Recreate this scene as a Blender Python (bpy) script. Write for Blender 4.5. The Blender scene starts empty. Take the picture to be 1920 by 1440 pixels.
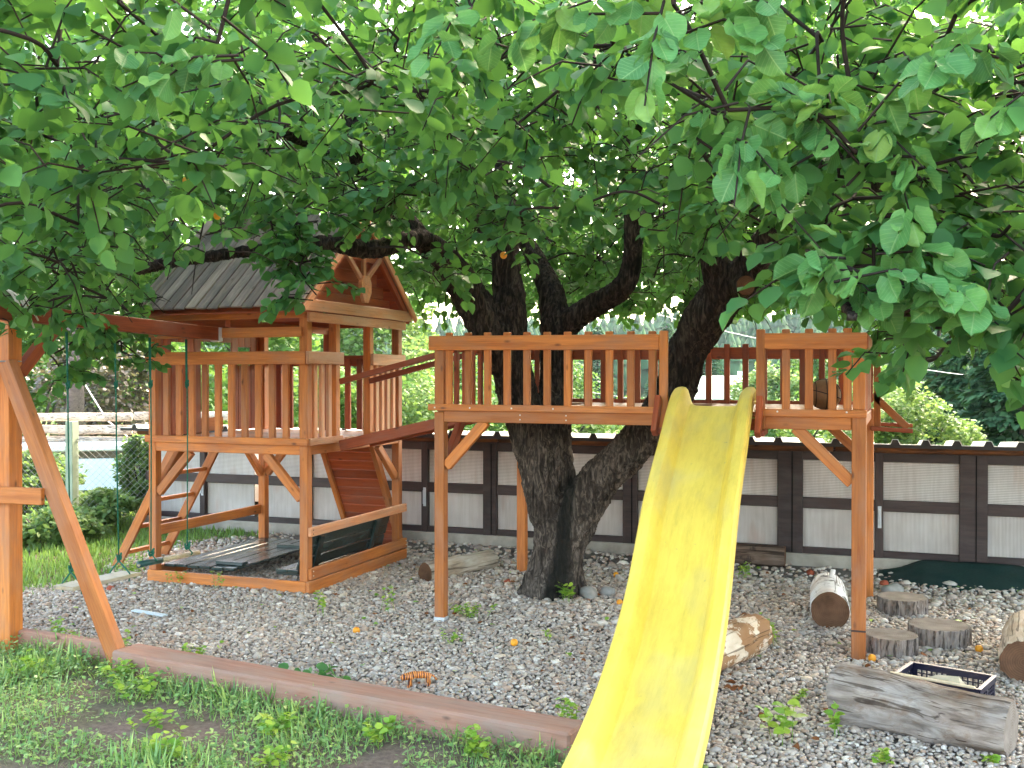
import bpy, bmesh, math, random
import numpy as np
from mathutils import Vector, Matrix, noise

random.seed(7)
rng = np.random.default_rng(11)
R = math.radians
sc = bpy.context.scene
col = sc.collection

# ------------------------------------------------------------------ camera, sky, sun, exposure
cam_d = bpy.data.cameras.new('camera')
cam = bpy.data.objects.new('camera', cam_d)
col.objects.link(cam)
cam.location = (0, 0, 1.7)
cam.rotation_euler = (R(90 - 0.44), 0, R(20.5))
cam_d.sensor_width = 36
cam_d.lens = 36 * 1950 / 1920
cam_d.clip_start = 0.05
cam_d.clip_end = 3000
sc.camera = cam

SUN_AZ, SUN_EL = R(12), R(40)          # azimuth from +Y towards +X
world = bpy.data.worlds.new('World')
sc.world = world
world.use_nodes = True
wn = world.node_tree
sky = wn.nodes.new('ShaderNodeTexSky')
sky.sky_type = 'NISHITA'
sky.sun_disc = False
sky.sun_elevation = SUN_EL
sky.sun_rotation = SUN_AZ
sky.air_density = 1.0
sky.dust_density = 3.0
sky.ozone_density = 1.0
bg = wn.nodes['Background']
bg.inputs['Strength'].default_value = 0.15
wn.links.new(sky.outputs['Color'], bg.inputs['Color'])

sun_d = bpy.data.lights.new('sun', 'SUN')
sun_d.energy = 1.3
sun_d.angle = R(11)
sun_d.color = (1.0, 0.93, 0.82)
sun = bpy.data.objects.new('sun', sun_d)
col.objects.link(sun)
SD = Vector((math.sin(SUN_AZ) * math.cos(SUN_EL), math.cos(SUN_AZ) * math.cos(SUN_EL), math.sin(SUN_EL)))
sun.rotation_euler = SD.to_track_quat('Z', 'Y').to_euler()
sun.location = SD * 40

vs = sc.view_settings
vs.view_transform = 'Standard'
vs.look = 'None'
vs.exposure = 3.88
vs.gamma = 1.0
vs.use_white_balance = True
vs.white_balance_temperature = 7900
vs.white_balance_tint = 10
vs.use_curve_mapping = False
sc.render.engine = 'CYCLES'
cy = sc.cycles
cy.use_denoising = True
cy.max_bounces = 7
cy.diffuse_bounces = 4
cy.glossy_bounces = 2
cy.transmission_bounces = 4
cy.volume_bounces = 0
cy.transparent_max_bounces = 4
cy.caustics_reflective = False
cy.caustics_refractive = False
cy.sample_clamp_indirect = 6.0

# ------------------------------------------------------------------ helpers
W = {}

def put(o, parent=None, M=None):
    M = M or Matrix.Identity(4)
    col.objects.link(o)
    W[o] = M
    if parent is not None:
        o.parent = parent
        o.matrix_basis = W[parent].inverted() @ M
    else:
        o.matrix_basis = M
    return o

def tag(o, label=None, cat=None, group=None, kind=None):
    if label: o['label'] = label
    if cat: o['category'] = cat
    if group: o['group'] = group
    if kind: o['kind'] = kind
    return o

def thing(name, loc, label, cat, group=None, rz=0):
    o = bpy.data.objects.new(name, None)
    o.empty_display_size = 0.1
    put(o, None, Matrix.Translation(loc) @ Matrix.Rotation(rz, 4, 'Z'))
    return tag(o, label, cat, group)

def mesh_data(name, v, f, mat, smooth=False):
    me = bpy.data.meshes.new(name)
    me.from_pydata([tuple(p) for p in v], [], [tuple(q) for q in f])
    me.materials.append(mat)
    if smooth:
        me.polygons.foreach_set('use_smooth', [True] * len(me.polygons))
    me.update()
    return me

def np_mesh(name, V, F, mat, smooth=False):
    """V (n,3), F (m,k) arrays of one face size"""
    me = bpy.data.meshes.new(name)
    V = np.ascontiguousarray(V, dtype=np.float32)
    F = np.ascontiguousarray(F, dtype=np.int32)
    m, k = F.shape
    me.vertices.add(len(V)); me.vertices.foreach_set('co', V.ravel())
    me.loops.add(m * k); me.loops.foreach_set('vertex_index', F.ravel())
    me.polygons.add(m)
    me.polygons.foreach_set('loop_start', np.arange(0, m * k, k, dtype=np.int32))
    if smooth:
        me.polygons.foreach_set('use_smooth', np.ones(m, dtype=bool))
    me.materials.append(mat)
    me.update(calc_edges=True)
    me.validate()
    return me

def obj(name, me, parent=None, M=None):
    return put(bpy.data.objects.new(name, me), parent, M)

def frame(p0, p1, up=(0, 0, 1)):
    p0, p1 = Vector(p0), Vector(p1)
    x = (p1 - p0).normalized()
    u = Vector(up)
    if abs(x.dot(u.normalized())) > 0.98:
        u = Vector((0, 1, 0))
    y = u.cross(x).normalized()
    z = x.cross(y).normalized()
    M = Matrix((x, y, z)).transposed().to_4x4()
    M.translation = (p0 + p1) / 2
    return M, (p1 - p0).length

_bc = {}
def box_mesh(L, h, t, mat, bev=0.004):
    key = (round(L, 3), round(h, 3), round(t, 3), mat.name, bev)
    if key in _bc: return _bc[key]
    bm = bmesh.new()
    bmesh.ops.create_cube(bm, size=1)
    for v in bm.verts:
        v.co = Vector((v.co.x * L, v.co.y * t, v.co.z * h))
    b = min(bev, 0.3 * min(L, h, t))
    if b > 0:
        bmesh.ops.bevel(bm, geom=bm.edges[:], offset=b, segments=1, affect='EDGES')
    me = bpy.data.meshes.new('board')
    bm.to_mesh(me); bm.free()
    me.materials.append(mat)
    _bc[key] = me
    return me

def board(name, p0, p1, h, t, mat, parent=None, up=(0, 0, 1), bev=0.004):
    """timber from p0 to p1; h = size along the up hint, t = size across"""
    M, L = frame(p0, p1, up)
    return obj(name, box_mesh(L, h, t, mat, bev), parent, M)

def post(name, x, y, z0, z1, a, mat, parent, b=None):
    return board(name, (x, y, z0), (x, y, z1), b or a, a, mat, parent, up=(0, 1, 0))

def tube_arrays(pts, rad, n=8, wob=0.0, seed=0, caps=True):
    pts = [Vector(p) for p in pts]
    k = len(pts)
    V, F = [], []
    ref = Vector((0.13, 0.31, 0.94))
    for i, p in enumerate(pts):
        d = (pts[min(i + 1, k - 1)] - pts[max(i - 1, 0)]).normalized()
        if abs(d.dot(ref)) > 0.97: ref = Vector((1, 0, 0))
        u = (ref - d * ref.dot(d)).normalized()
        w = d.cross(u)
        ref = u
        for j in range(n):
            a = 2 * math.pi * j / n
            r = rad[i] * (1 + wob * noise.noise(Vector((math.cos(a) * 1.7 + seed, math.sin(a) * 1.7, i * 0.7))))
            V.append(p + (u * math.cos(a) + w * math.sin(a)) * r)
    for i in range(k - 1):
        for j in range(n):
            F.append((i * n + j, i * n + (j + 1) % n, (i + 1) * n + (j + 1) % n, (i + 1) * n + j))
    if caps:
        F.append(tuple(reversed(range(n))))
        F.append(tuple(range((k - 1) * n, k * n)))
    return V, F

def tube(name, pts, rad, mat, parent=None, n=8, wob=0.0, seed=0):
    if not hasattr(rad, '__len__'): rad = [rad] * len(pts)
    V, F = tube_arrays(pts, rad, n, wob, seed)
    inv = Matrix.Identity(4)
    M = W[parent] if parent is not None else Matrix.Translation(Vector(pts[0]))
    inv = M.inverted()
    V = [inv @ v for v in V]
    return obj(name, mesh_data(name, V, F, mat, True), parent, M)

def spline(pts, sub=6):
    """Catmull-Rom through 4-tuples or 3-tuples"""
    P = [np.array(p, float) for p in pts]
    P = [2 * P[0] - P[1]] + P + [2 * P[-1] - P[-2]]
    out = []
    for i in range(1, len(P) - 2):
        for s in range(sub):
            t = s / sub
            a, b, c, d = P[i - 1], P[i], P[i + 1], P[i + 2]
            out.append(0.5 * (2 * b + (c - a) * t + (2 * a - 5 * b + 4 * c - d) * t * t + (3 * b - 3 * c + d - a) * t ** 3))
    out.append(P[-2])
    return out

# ------------------------------------------------------------------ materials
class NT:
    def __init__(s, name):
        s.m = bpy.data.materials.new(name)
        s.m.use_nodes = True
        s.t = s.m.node_tree
        s.b = s.t.nodes['Principled BSDF']
        s.out = s.t.nodes['Material Output']
    def n(s, typ, **kw):
        nd = s.t.nodes.new(typ)
        for k, v in kw.items():
            if hasattr(nd, k): setattr(nd, k, v)
        return nd
    def l(s, a, b): s.t.links.new(a, b)
    def coords(s, scale, kind='Object', rand=True):
        tc = s.n('ShaderNodeTexCoord')
        mp = s.n('ShaderNodeMapping')
        mp.inputs['Scale'].default_value = scale
        s.l(tc.outputs[kind], mp.inputs['Vector'])
        if rand:
            oi = s.n('ShaderNodeObjectInfo')
            mu = s.n('ShaderNodeMath', operation='MULTIPLY'); mu.inputs[1].default_value = 37.0
            s.l(oi.outputs['Random'], mu.inputs[0])
            cb = s.n('ShaderNodeCombineXYZ')
            for i in range(3): s.l(mu.outputs[0], cb.inputs[i])
            s.l(cb.outputs[0], mp.inputs['Location'])
        return mp.outputs[0]
    def noise(s, vec, scale, detail=4, rough=0.55, dist=0.0):
        nd = s.n('ShaderNodeTexNoise')
        nd.inputs['Scale'].default_value = scale
        nd.inputs['Detail'].default_value = detail
        nd.inputs['Roughness'].default_value = rough
        nd.inputs['Distortion'].default_value = dist
        s.l(vec, nd.inputs['Vector'])
        return nd.outputs['Fac']
    def ramp(s, fac, stops):
        nd = s.n('ShaderNodeValToRGB')
        e = nd.color_ramp.elements
        while len(e) > 1: e.remove(e[-1])
        e[0].position = stops[0][0]; e[0].color = (*stops[0][1], 1)
        for p, c in stops[1:]:
            x = e.new(p); x.color = (*c, 1)
        s.l(fac, nd.inputs['Fac'])
        return nd.outputs['Color']
    def mix(s, a, b, fac, mode='MIX'):
        nd = s.n('ShaderNodeMix', data_type='RGBA', blend_type=mode)
        for v, i in ((fac, 0), (a, 6), (b, 7)):
            if hasattr(v, 'links') or hasattr(v, 'is_linked'): s.l(v, nd.inputs[i])
            elif isinstance(v, (int, float)): nd.inputs[i].default_value = v
            else: nd.inputs[i].default_value = (*v, 1)
        return nd.outputs[2]
    def bump(s, h, strength=0.3, dist=0.01):
        nd = s.n('ShaderNodeBump')
        nd.inputs['Strength'].default_value = strength
        nd.inputs['Distance'].default_value = dist
        s.l(h, nd.inputs['Height'])
        s.l(nd.outputs['Normal'], s.b.inputs['Normal'])
    def objrand(s):
        return s.n('ShaderNodeObjectInfo').outputs['Random']
    def island(s):
        return s.n('ShaderNodeNewGeometry').outputs['Random Per Island']
    def set(s, rough=0.6, spec=0.3, color=None):
        s.b.inputs['Roughness'].default_value = rough
        s.b.inputs['Specular IOR Level'].default_value = spec
        if color is not None:
            if hasattr(color, 'links') or hasattr(color, 'is_linked'): s.l(color, s.b.inputs['Base Color'])
            else: s.b.inputs['Base Color'].default_value = (*color, 1)
        return s.m

def plain(name, color, rough=0.6, spec=0.3, var=0.25, nscale=9.0, bump=0.1):
    t = NT(name)
    v = t.coords((1, 1, 1))
    f = t.noise(v, nscale, 5, 0.6)
    c = t.ramp(f, [(0.25, tuple(x * (1 - var) for x in color)), (0.75, tuple(min(1, x * (1 + var)) for x in color))])
    if bump: t.bump(f, bump, 0.005)
    return t.set(rough, spec, c)

def wood(name, dark, light, weather=None, wamt=0.0, rough=0.55, spec=0.35, grain=1.0, streak=90, knots=True):
    """boards: grain runs along local X"""
    t = NT(name)
    v = t.coords((1.1, 14, 14))
    g = t.noise(v, 2.2 * grain, 6, 0.62, 0.6)
    v2 = t.coords((2.0, streak, streak))
    fine = t.noise(v2, 1.5, 3, 0.7)
    c = t.ramp(g, [(0.28, dark), (0.5, tuple((a + b) / 2 for a, b in zip(dark, light))), (0.72, light)])
    fc = t.ramp(fine, [(0.3, (0.62, 0.62, 0.62)), (0.7, (1.12, 1.12, 1.12))])
    c = t.mix(c, fc, 0.55, 'MULTIPLY')
    r = t.ramp(t.objrand(), [(0.0, (0.66, 0.62, 0.60)), (0.5, (0.98, 0.95, 0.95)), (1.0, (1.22, 1.20, 1.15))])
    c = t.mix(c, r, 0.9, 'MULTIPLY')
    if knots:
        kv = t.coords((5.5, 13, 13))
        vo = t.n('ShaderNodeTexVoronoi'); vo.inputs['Scale'].default_value = 0.75
        t.l(kv, vo.inputs['Vector'])
        kf = t.ramp(vo.outputs['Distance'], [(0.03, (1, 1, 1)), (0.13, (0, 0, 0))])
        c = t.mix(c, tuple(x * 0.3 for x in dark), kf, 'MIX')
    if weather:
        wv = t.coords((1.6, 5, 5))
        wf = t.noise(wv, 1.6, 5, 0.65)
        wm = t.ramp(wf, [(0.5 - wamt * 0.4, (0, 0, 0)), (0.9 - wamt * 0.4, (1, 1, 1))])
        c = t.mix(c, weather, wm)
    t.bump(fine, 0.25, 0.002)
    return t.set(rough, spec, c)

M_ = {}
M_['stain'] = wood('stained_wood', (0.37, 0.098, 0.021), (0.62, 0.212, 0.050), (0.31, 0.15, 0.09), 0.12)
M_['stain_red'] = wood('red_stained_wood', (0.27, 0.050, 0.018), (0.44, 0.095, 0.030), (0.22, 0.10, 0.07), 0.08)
M_['stain_pale'] = wood('pale_stained_wood', (0.50, 0.19, 0.085), (0.74, 0.33, 0.16), (0.45, 0.30, 0.22), 0.22)  # paler, pinker tone for the tower's right side, emblem and deck planks
M_['roof_wood'] = wood('weathered_roof_wood', (0.24, 0.185, 0.165), (0.46, 0.37, 0.335), (0.10, 0.095, 0.095), 0.36, rough=0.8, spec=0.15, streak=60)
M_['brown'] = wood('dark_brown_wood', (0.018, 0.010, 0.010), (0.050, 0.026, 0.024), (0.06, 0.045, 0.045), 0.15, rough=0.55, spec=0.35, knots=False)
M_['fascia'] = wood('raw_log_wood', (0.10, 0.035, 0.015), (0.27, 0.10, 0.035), (0.03, 0.02, 0.015), 0.4, rough=0.75, spec=0.15)
M_['green_wood'] = wood('dark_green_paint', (0.010, 0.026, 0.025), (0.026, 0.055, 0.052), (0.07, 0.085, 0.085), 0.15, rough=0.24, spec=0.6, knots=False)
M_['sleeper'] = wood('brown_sleeper', (0.27, 0.125, 0.085), (0.42, 0.22, 0.155), (0.27, 0.20, 0.165), 0.3, rough=0.8, spec=0.15)
M_['seat_wood'] = wood('pale_swing_wood', (0.40, 0.32, 0.18), (0.56, 0.47, 0.30), (0.35, 0.33, 0.28), 0.3)
M_['concrete'] = plain('concrete', (0.30, 0.27, 0.23), 0.9, 0.1, 0.3, 6, 0.5)
M_['white_wall'] = plain('pale_render', (0.62, 0.62, 0.60), 0.85, 0.1, 0.12, 2.5, 0.1)
M_['galv'] = plain('galvanised_steel', (0.50, 0.52, 0.55), 0.4, 0.5, 0.15, 12, 0.05)
M_['roof_metal'] = plain('sheet_metal', (0.60, 0.60, 0.58), 0.45, 0.4, 0.15, 3, 0.05)
M_['roof_edge'] = plain('dark_sheet_edge', (0.03, 0.025, 0.025), 0.6, 0.3)
M_['rope'] = plain('green_rope', (0.010, 0.13, 0.085), 0.7, 0.2, 0.4, 60, 0.3)
M_['white_rope'] = plain('white_rope', (0.62, 0.62, 0.60), 0.8, 0.1)
M_['green_grip'] = plain('green_plastic', (0.01, 0.06, 0.055), 0.4, 0.4)
M_['blue_plastic'] = plain('navy_plastic', (0.007, 0.008, 0.026), 0.35, 0.5, 0.15, 20, 0)
M_['black'] = plain('black_hole', (0.006, 0.005, 0.005), 0.9, 0.05)
M_['wire'] = plain('wire', (0.25, 0.27, 0.28), 0.5, 0.4)
M_['cable'] = plain('cable', (0.30, 0.32, 0.34), 0.6, 0.3)
M_['pole'] = wood('grey_pole_wood', (0.06, 0.05, 0.055), (0.13, 0.11, 0.115), None, 0, rough=0.9, spec=0.1)
M_['post_concrete'] = plain('mossy_concrete', (0.27, 0.33, 0.26), 0.9, 0.1, 0.2, 5, 0.2)
M_['pale_blue'] = plain('pale_blue_panel', (0.52, 0.60, 0.63), 0.6, 0.3, 0.1, 3, 0)
M_['teal_roof'] = plain('teal_roof', (0.06, 0.16, 0.135), 0.6, 0.3, 0.1, 3, 0)
M_['house_wall'] = plain('ochre_wall', (0.48, 0.28, 0.17), 0.9, 0.1, 0.1, 3, 0)
M_['glass_dark'] = plain('dark_window', (0.03, 0.04, 0.05), 0.15, 0.5)
M_['tarp'] = plain('dark_green_net', (0.006, 0.030, 0.026), 0.75, 0.2, 0.5, 60, 0.5)
M_['cloth'] = plain('split_pale_wood', (0.62, 0.50, 0.34), 0.8, 0.1, 0.25, 14, 0.3)
M_['rock'] = plain('rock', (0.27, 0.26, 0.24), 0.85, 0.2, 0.3, 14, 0.4)
M_['brick'] = plain('brick_fragment', (0.33, 0.08, 0.045), 0.9, 0.1, 0.3, 20, 0.4)
M_['ball'] = plain('ball_leather', (0.20, 0.095, 0.040), 0.55, 0.35, 0.15, 40, 0.2)
M_['seam'] = plain('ball_seam', (0.012, 0.009, 0.008), 0.7, 0.2)
M_['dry_leaf'] = plain('dry_leaf', (0.20, 0.075, 0.03), 0.8, 0.1)
M_['screw'] = plain('screw_head', (0.62, 0.60, 0.56), 0.4, 0.5, 0.05, 5, 0)

def mat_fruit():
    t = NT('apricot_skin')
    v = t.coords((1, 1, 1))
    f = t.noise(v, 22, 3)
    c = t.ramp(f, [(0.3, (0.70, 0.20, 0.02)), (0.55, (0.80, 0.34, 0.03)), (0.8, (0.45, 0.08, 0.02))])
    return t.set(0.55, 0.3, c)
M_['fruit'] = mat_fruit()

def mat_tiger():
    t = NT('tiger_plastic')
    v = t.coords((1, 0.35, 0.3), rand=False)
    w = t.n('ShaderNodeTexWave')
    w.inputs['Scale'].default_value = 26; w.inputs['Distortion'].default_value = 5; w.inputs['Detail'].default_value = 2
    w.inputs['Detail Scale'].default_value = 2.5
    t.l(v, w.inputs['Vector'])
    c = t.ramp(w.outputs['Fac'], [(0.24, (0.07, 0.02, 0.015)), (0.42, (0.62, 0.17, 0.035)), (0.9, (0.72, 0.26, 0.06))])
    return t.set(0.45, 0.4, c)
M_['tiger'] = mat_tiger()

def mat_slide():
    t = NT('yellow_plastic')
    v = t.coords((1, 1, 1), rand=False)
    a = t.noise(v, 2.6, 4, 0.55, 0.0)
    b = t.noise(t.coords((7, 1.6, 1.6), rand=False), 2.2, 6, 0.72, 0.0)
    c = t.ramp(a, [(0.3, (0.76, 0.545, 0.085)), (0.55, (0.80, 0.60, 0.105)), (0.8, (0.77, 0.61, 0.18))])
    d = t.ramp(b, [(0.46, (1, 1, 1)), (0.60, (0.86, 0.84, 0.78)), (0.76, (0.60, 0.57, 0.52))])
    c = t.mix(c, d, 0.65, 'MULTIPLY')
    gr = t.noise(t.coords((2.2, 1.1, 1.1), rand=False), 1.7, 3, 0.5)
    c = t.mix(c, (0.52, 0.43, 0.17), t.ramp(gr, [(0.50, (0, 0, 0)), (0.70, (0.6, 0.6, 0.6))]))
    sp = t.noise(v, 26, 4, 0.6)
    c = t.mix(c, (0.30, 0.24, 0.12), t.ramp(sp, [(0.68, (0, 0, 0)), (0.76, (0.5, 0.5, 0.5))]))
    sv = t.coords((60, 2.5, 2.5), rand=False)
    s2 = t.noise(sv, 2.0, 3, 0.7)
    sd = t.ramp(s2, [(0.45, (1, 1, 1)), (0.75, (0.86, 0.84, 0.78))])
    c = t.mix(c, sd, 0.4, 'MULTIPLY')
    t.bump(b, 0.05, 0.003)
    rr = t.ramp(a, [(0.3, (0.48, 0.48, 0.48)), (0.7, (0.66, 0.66, 0.66))])
    t.l(rr, t.b.inputs['Roughness'])
    m = t.set(0.4, 0.4, c)
    t.l(rr, t.b.inputs['Roughness'])
    return m
M_['slide'] = mat_slide()

def mat_bark(name, dark, light, scale=1.0, moss=None, streak=False):
    t = NT(name)
    v = t.coords((9 * scale, 9 * scale, 2.2 * scale), rand=False)
    f = t.noise(v, 2.0, 8, 0.68, 1.2)
    v2 = t.coords((1, 1, 1), rand=False)
    g = t.noise(v2, 2.0, 4, 0.6)
    c = t.ramp(f, [(0.32, tuple(x * 0.35 for x in dark)), (0.48, dark), (0.68, light)])
    c = t.mix(c, t.ramp(g, [(0.35, (0.45, 0.42, 0.40)), (0.65, (1.1, 1.1, 1.1))]), 0.8, 'MULTIPLY')
    if moss:
        mm = t.ramp(t.noise(v2, 3.4, 5, 0.65), [(0.56, (0, 0, 0)), (0.70, (1, 1, 1))])
        c = t.mix(c, moss, mm)
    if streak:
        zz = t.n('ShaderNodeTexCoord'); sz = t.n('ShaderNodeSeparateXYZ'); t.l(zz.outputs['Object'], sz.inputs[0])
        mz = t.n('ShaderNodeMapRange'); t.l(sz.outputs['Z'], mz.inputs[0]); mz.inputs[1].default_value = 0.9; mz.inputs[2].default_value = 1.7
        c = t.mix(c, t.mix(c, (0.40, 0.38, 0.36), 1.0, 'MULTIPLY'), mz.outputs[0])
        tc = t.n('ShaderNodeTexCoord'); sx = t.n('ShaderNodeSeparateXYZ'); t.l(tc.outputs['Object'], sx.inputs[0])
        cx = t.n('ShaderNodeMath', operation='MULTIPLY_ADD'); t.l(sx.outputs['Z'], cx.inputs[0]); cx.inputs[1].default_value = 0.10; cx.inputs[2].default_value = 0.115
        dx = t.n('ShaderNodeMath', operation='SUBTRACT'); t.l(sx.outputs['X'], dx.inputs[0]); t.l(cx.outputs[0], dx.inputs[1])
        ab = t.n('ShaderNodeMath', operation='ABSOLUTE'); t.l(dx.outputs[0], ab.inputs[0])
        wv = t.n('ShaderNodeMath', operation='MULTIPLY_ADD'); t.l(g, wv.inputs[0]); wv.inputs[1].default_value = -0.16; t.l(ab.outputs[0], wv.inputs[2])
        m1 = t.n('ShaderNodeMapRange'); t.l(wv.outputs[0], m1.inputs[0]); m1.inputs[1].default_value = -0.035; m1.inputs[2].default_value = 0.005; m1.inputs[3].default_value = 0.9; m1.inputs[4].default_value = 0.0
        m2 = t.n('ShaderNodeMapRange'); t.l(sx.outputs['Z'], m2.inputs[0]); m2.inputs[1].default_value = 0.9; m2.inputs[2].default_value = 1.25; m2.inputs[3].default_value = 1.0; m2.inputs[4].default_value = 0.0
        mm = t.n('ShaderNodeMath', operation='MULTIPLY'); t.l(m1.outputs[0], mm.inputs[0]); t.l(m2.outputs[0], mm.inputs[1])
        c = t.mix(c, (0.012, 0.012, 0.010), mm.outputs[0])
    t.bump(f, 0.9, 0.03)
    return t.set(0.9, 0.15, c)
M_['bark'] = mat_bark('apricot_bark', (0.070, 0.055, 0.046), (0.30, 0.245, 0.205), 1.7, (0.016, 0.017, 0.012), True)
M_['twig'] = plain('twig_bark', (0.035, 0.026, 0.023), 0.9, 0.1)
M_['bg_bark'] = mat_bark('far_bark', (0.06, 0.05, 0.042), (0.14, 0.115, 0.095), 0.6)

def mat_log(name, dark, light, spots=None, streak=(1.5, 12, 12), spot_thr=(0.56, 0.66)):
    """bark of a lying log, grain along local X"""
    t = NT(name)
    v = t.coords(streak)
    f = t.noise(v, 2.0, 7, 0.65, 0.7)
    c = t.ramp(f, [(0.28, tuple(x * 0.5 for x in dark)), (0.42, dark), (0.7, light)])
    v2 = t.coords((1, 1, 1))
    if spots:
        s = t.ramp(t.noise(v2, 7, 6, 0.7, 0.3), [(spot_thr[0], (0, 0, 0)), (spot_thr[1], (1, 1, 1))])
        c = t.mix(c, spots, s)
    cr = t.ramp(t.noise(t.coords((1.0, 26, 26)), 1.3, 2, 0.5, 1.5), [(0.36, (0.20, 0.17, 0.15)), (0.415, (1, 1, 1))])
    c = t.mix(c, cr, 0.8, 'MULTIPLY')
    br = t.noise(v2, 2.6, 4, 0.6)
    c = t.mix(c, t.ramp(br, [(0.42, (1, 1, 1)), (0.68, (0.80, 0.64, 0.52))]), 0.9, 'MULTIPLY')
    t.bump(f, 0.5, 0.012)
    return t.set(0.85, 0.15, c)
M_['log_grey'] = mat_log('grey_weathered_log', (0.22, 0.185, 0.165), (0.43, 0.385, 0.355), (0.20, 0.125, 0.085), streak=(2.6, 11, 11), spot_thr=(0.52, 0.72))
M_['log_pale'] = mat_log('pale_barkless_log', (0.36, 0.31, 0.25), (0.56, 0.50, 0.42), (0.20, 0.15, 0.11), spot_thr=(0.63, 0.75))
M_['log_birch'] = mat_log('birch_bark', (0.60, 0.59, 0.58), (0.80, 0.80, 0.79), (0.10, 0.09, 0.085), (9, 3, 3), (0.555, 0.64))
M_['log_tan'] = mat_log('peeling_tan_log', (0.62, 0.52, 0.40), (0.80, 0.72, 0.60), (0.33, 0.19, 0.10), (2, 4, 4), (0.47, 0.50))
M_['log_brown'] = mat_log('brown_log', (0.085, 0.058, 0.045), (0.20, 0.145, 0.115), (0.04, 0.03, 0.025))
M_['stump_bark'] = mat_log('grey_stump_bark', (0.20, 0.175, 0.16), (0.40, 0.36, 0.335), None, (2.0, 10, 10))

def mat_cut(name, dark, light):
    t = NT(name)
    v = t.coords((1, 1, 1))
    w = t.n('ShaderNodeTexWave', wave_type='RINGS', rings_direction='X')
    w.inputs['Scale'].default_value = 26; w.inputs['Distortion'].default_value = 2.5; w.inputs['Detail'].default_value = 3
    tc = t.n('ShaderNodeTexCoord'); t.l(tc.outputs['Object'], w.inputs['Vector'])
    f = t.noise(v, 8, 6, 0.65)
    c = t.ramp(f, [(0.3, dark), (0.7, light)])
    c = t.mix(c, t.ramp(w.outputs['Fac'], [(0.2, (0.72, 0.7, 0.68)), (0.7, (1, 1, 1))]), 0.6, 'MULTIPLY')
    t.bump(w.outputs['Fac'], 0.15, 0.003)
    return t.set(0.9, 0.1, c)
M_['cut_brown'] = mat_cut('brown_cut_wood', (0.075, 0.038, 0.022), (0.17, 0.085, 0.05))
M_['cut_grey'] = mat_cut('grey_cut_wood', (0.15, 0.125, 0.105), (0.29, 0.255, 0.225))

def mat_leaf(name, c0, c1, c2, trans=0.42, tint=(0.32, 0.52, 0.05), rough=0.42, spec=0.35):
    t = NT(name)
    isl = t.island()
    c = t.ramp(isl, [(0.0, c0), (0.5, c1), (1.0, c2)])
    t.set(rough, spec, c)
    tr = t.n('ShaderNodeBsdfTranslucent')
    tc = t.mix(c, tint, 0.55)
    t.l(tc, tr.inputs['Color'])
    mx = t.n('ShaderNodeMixShader'); mx.inputs[0].default_value = trans
    t.l(t.b.outputs[0], mx.inputs[1]); t.l(tr.outputs[0], mx.inputs[2])
    t.l(mx.outputs[0], t.out.inputs['Surface'])
    return t.m
M_['leaf'] = mat_leaf('apricot_leaf', (0.027, 0.122, 0.044), (0.048, 0.182, 0.060), (0.090, 0.262, 0.074), 0.34, (0.22, 0.48, 0.06), 0.5, 0.22)
def mat_leaf_near():
    t = NT('apricot_leaf_near')
    c = t.ramp(t.objrand(), [(0.0, (0.045, 0.17, 0.055)), (0.45, (0.075, 0.25, 0.075)), (0.85, (0.12, 0.32, 0.085)), (1.0, (0.22, 0.38, 0.09))])
    tc = t.n('ShaderNodeTexCoord'); sx = t.n('ShaderNodeSeparateXYZ'); t.l(tc.outputs['Object'], sx.inputs[0])
    ax = t.n('ShaderNodeMath', operation='ABSOLUTE'); t.l(sx.outputs['X'], ax.inputs[0])
    mr = t.n('ShaderNodeMath', operation='MULTIPLY_ADD'); t.l(ax.outputs[0], mr.inputs[0]); mr.inputs[1].default_value = -0.75; t.l(sx.outputs['Y'], mr.inputs[2])
    sn = t.n('ShaderNodeMath', operation='MULTIPLY'); t.l(mr.outputs[0], sn.inputs[0]); sn.inputs[1].default_value = 44.0
    si = t.n('ShaderNodeMath', operation='SINE'); t.l(sn.outputs[0], si.inputs[0])
    lat = t.ramp(si.outputs[0], [(0.80, (0, 0, 0)), (1.0, (0.45, 0.45, 0.45))])
    mid = t.ramp(ax.outputs[0], [(0.010, (0.8, 0.8, 0.8)), (0.028, (0, 0, 0))])
    vein = t.mix(lat, mid, 1.0, 'LIGHTEN')
    c = t.mix(c, (0.20, 0.36, 0.14), vein)
    blot = t.noise(t.coords((1, 1, 1)), 3.0, 4, 0.6)
    c = t.mix(c, t.ramp(blot, [(0.3, (0.72, 0.78, 0.75)), (0.7, (1.12, 1.1, 1.05))]), 0.8, 'MULTIPLY')
    brown = t.ramp(t.noise(t.coords((1, 1, 1)), 6.5, 3, 0.6), [(0.74, (0, 0, 0)), (0.79, (1, 1, 1))])
    c = t.mix(c, (0.16, 0.09, 0.03), brown)
    t.bump(vein, 0.25, 0.02)
    t.set(0.45, 0.26, c)
    tr = t.n('ShaderNodeBsdfTranslucent')
    t.l(t.mix(c, (0.22, 0.44, 0.08), 0.5), tr.inputs['Color'])
    mx = t.n('ShaderNodeMixShader'); mx.inputs[0].default_value = 0.3
    t.l(t.b.outputs[0], mx.inputs[1]); t.l(tr.outputs[0], mx.inputs[2])
    t.l(mx.outputs[0], t.out.inputs['Surface'])
    return t.m
M_['leaf_big'] = mat_leaf_near()
M_['weed'] = mat_leaf('weed_leaf', (0.10, 0.26, 0.04), (0.20, 0.38, 0.05), (0.38, 0.50, 0.07), 0.35, (0.4, 0.6, 0.08))
M_['lawn'] = mat_leaf('lawn_leaf', (0.12, 0.27, 0.09), (0.20, 0.37, 0.12), (0.40, 0.50, 0.15), 0.3, (0.3, 0.5, 0.08))
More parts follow.
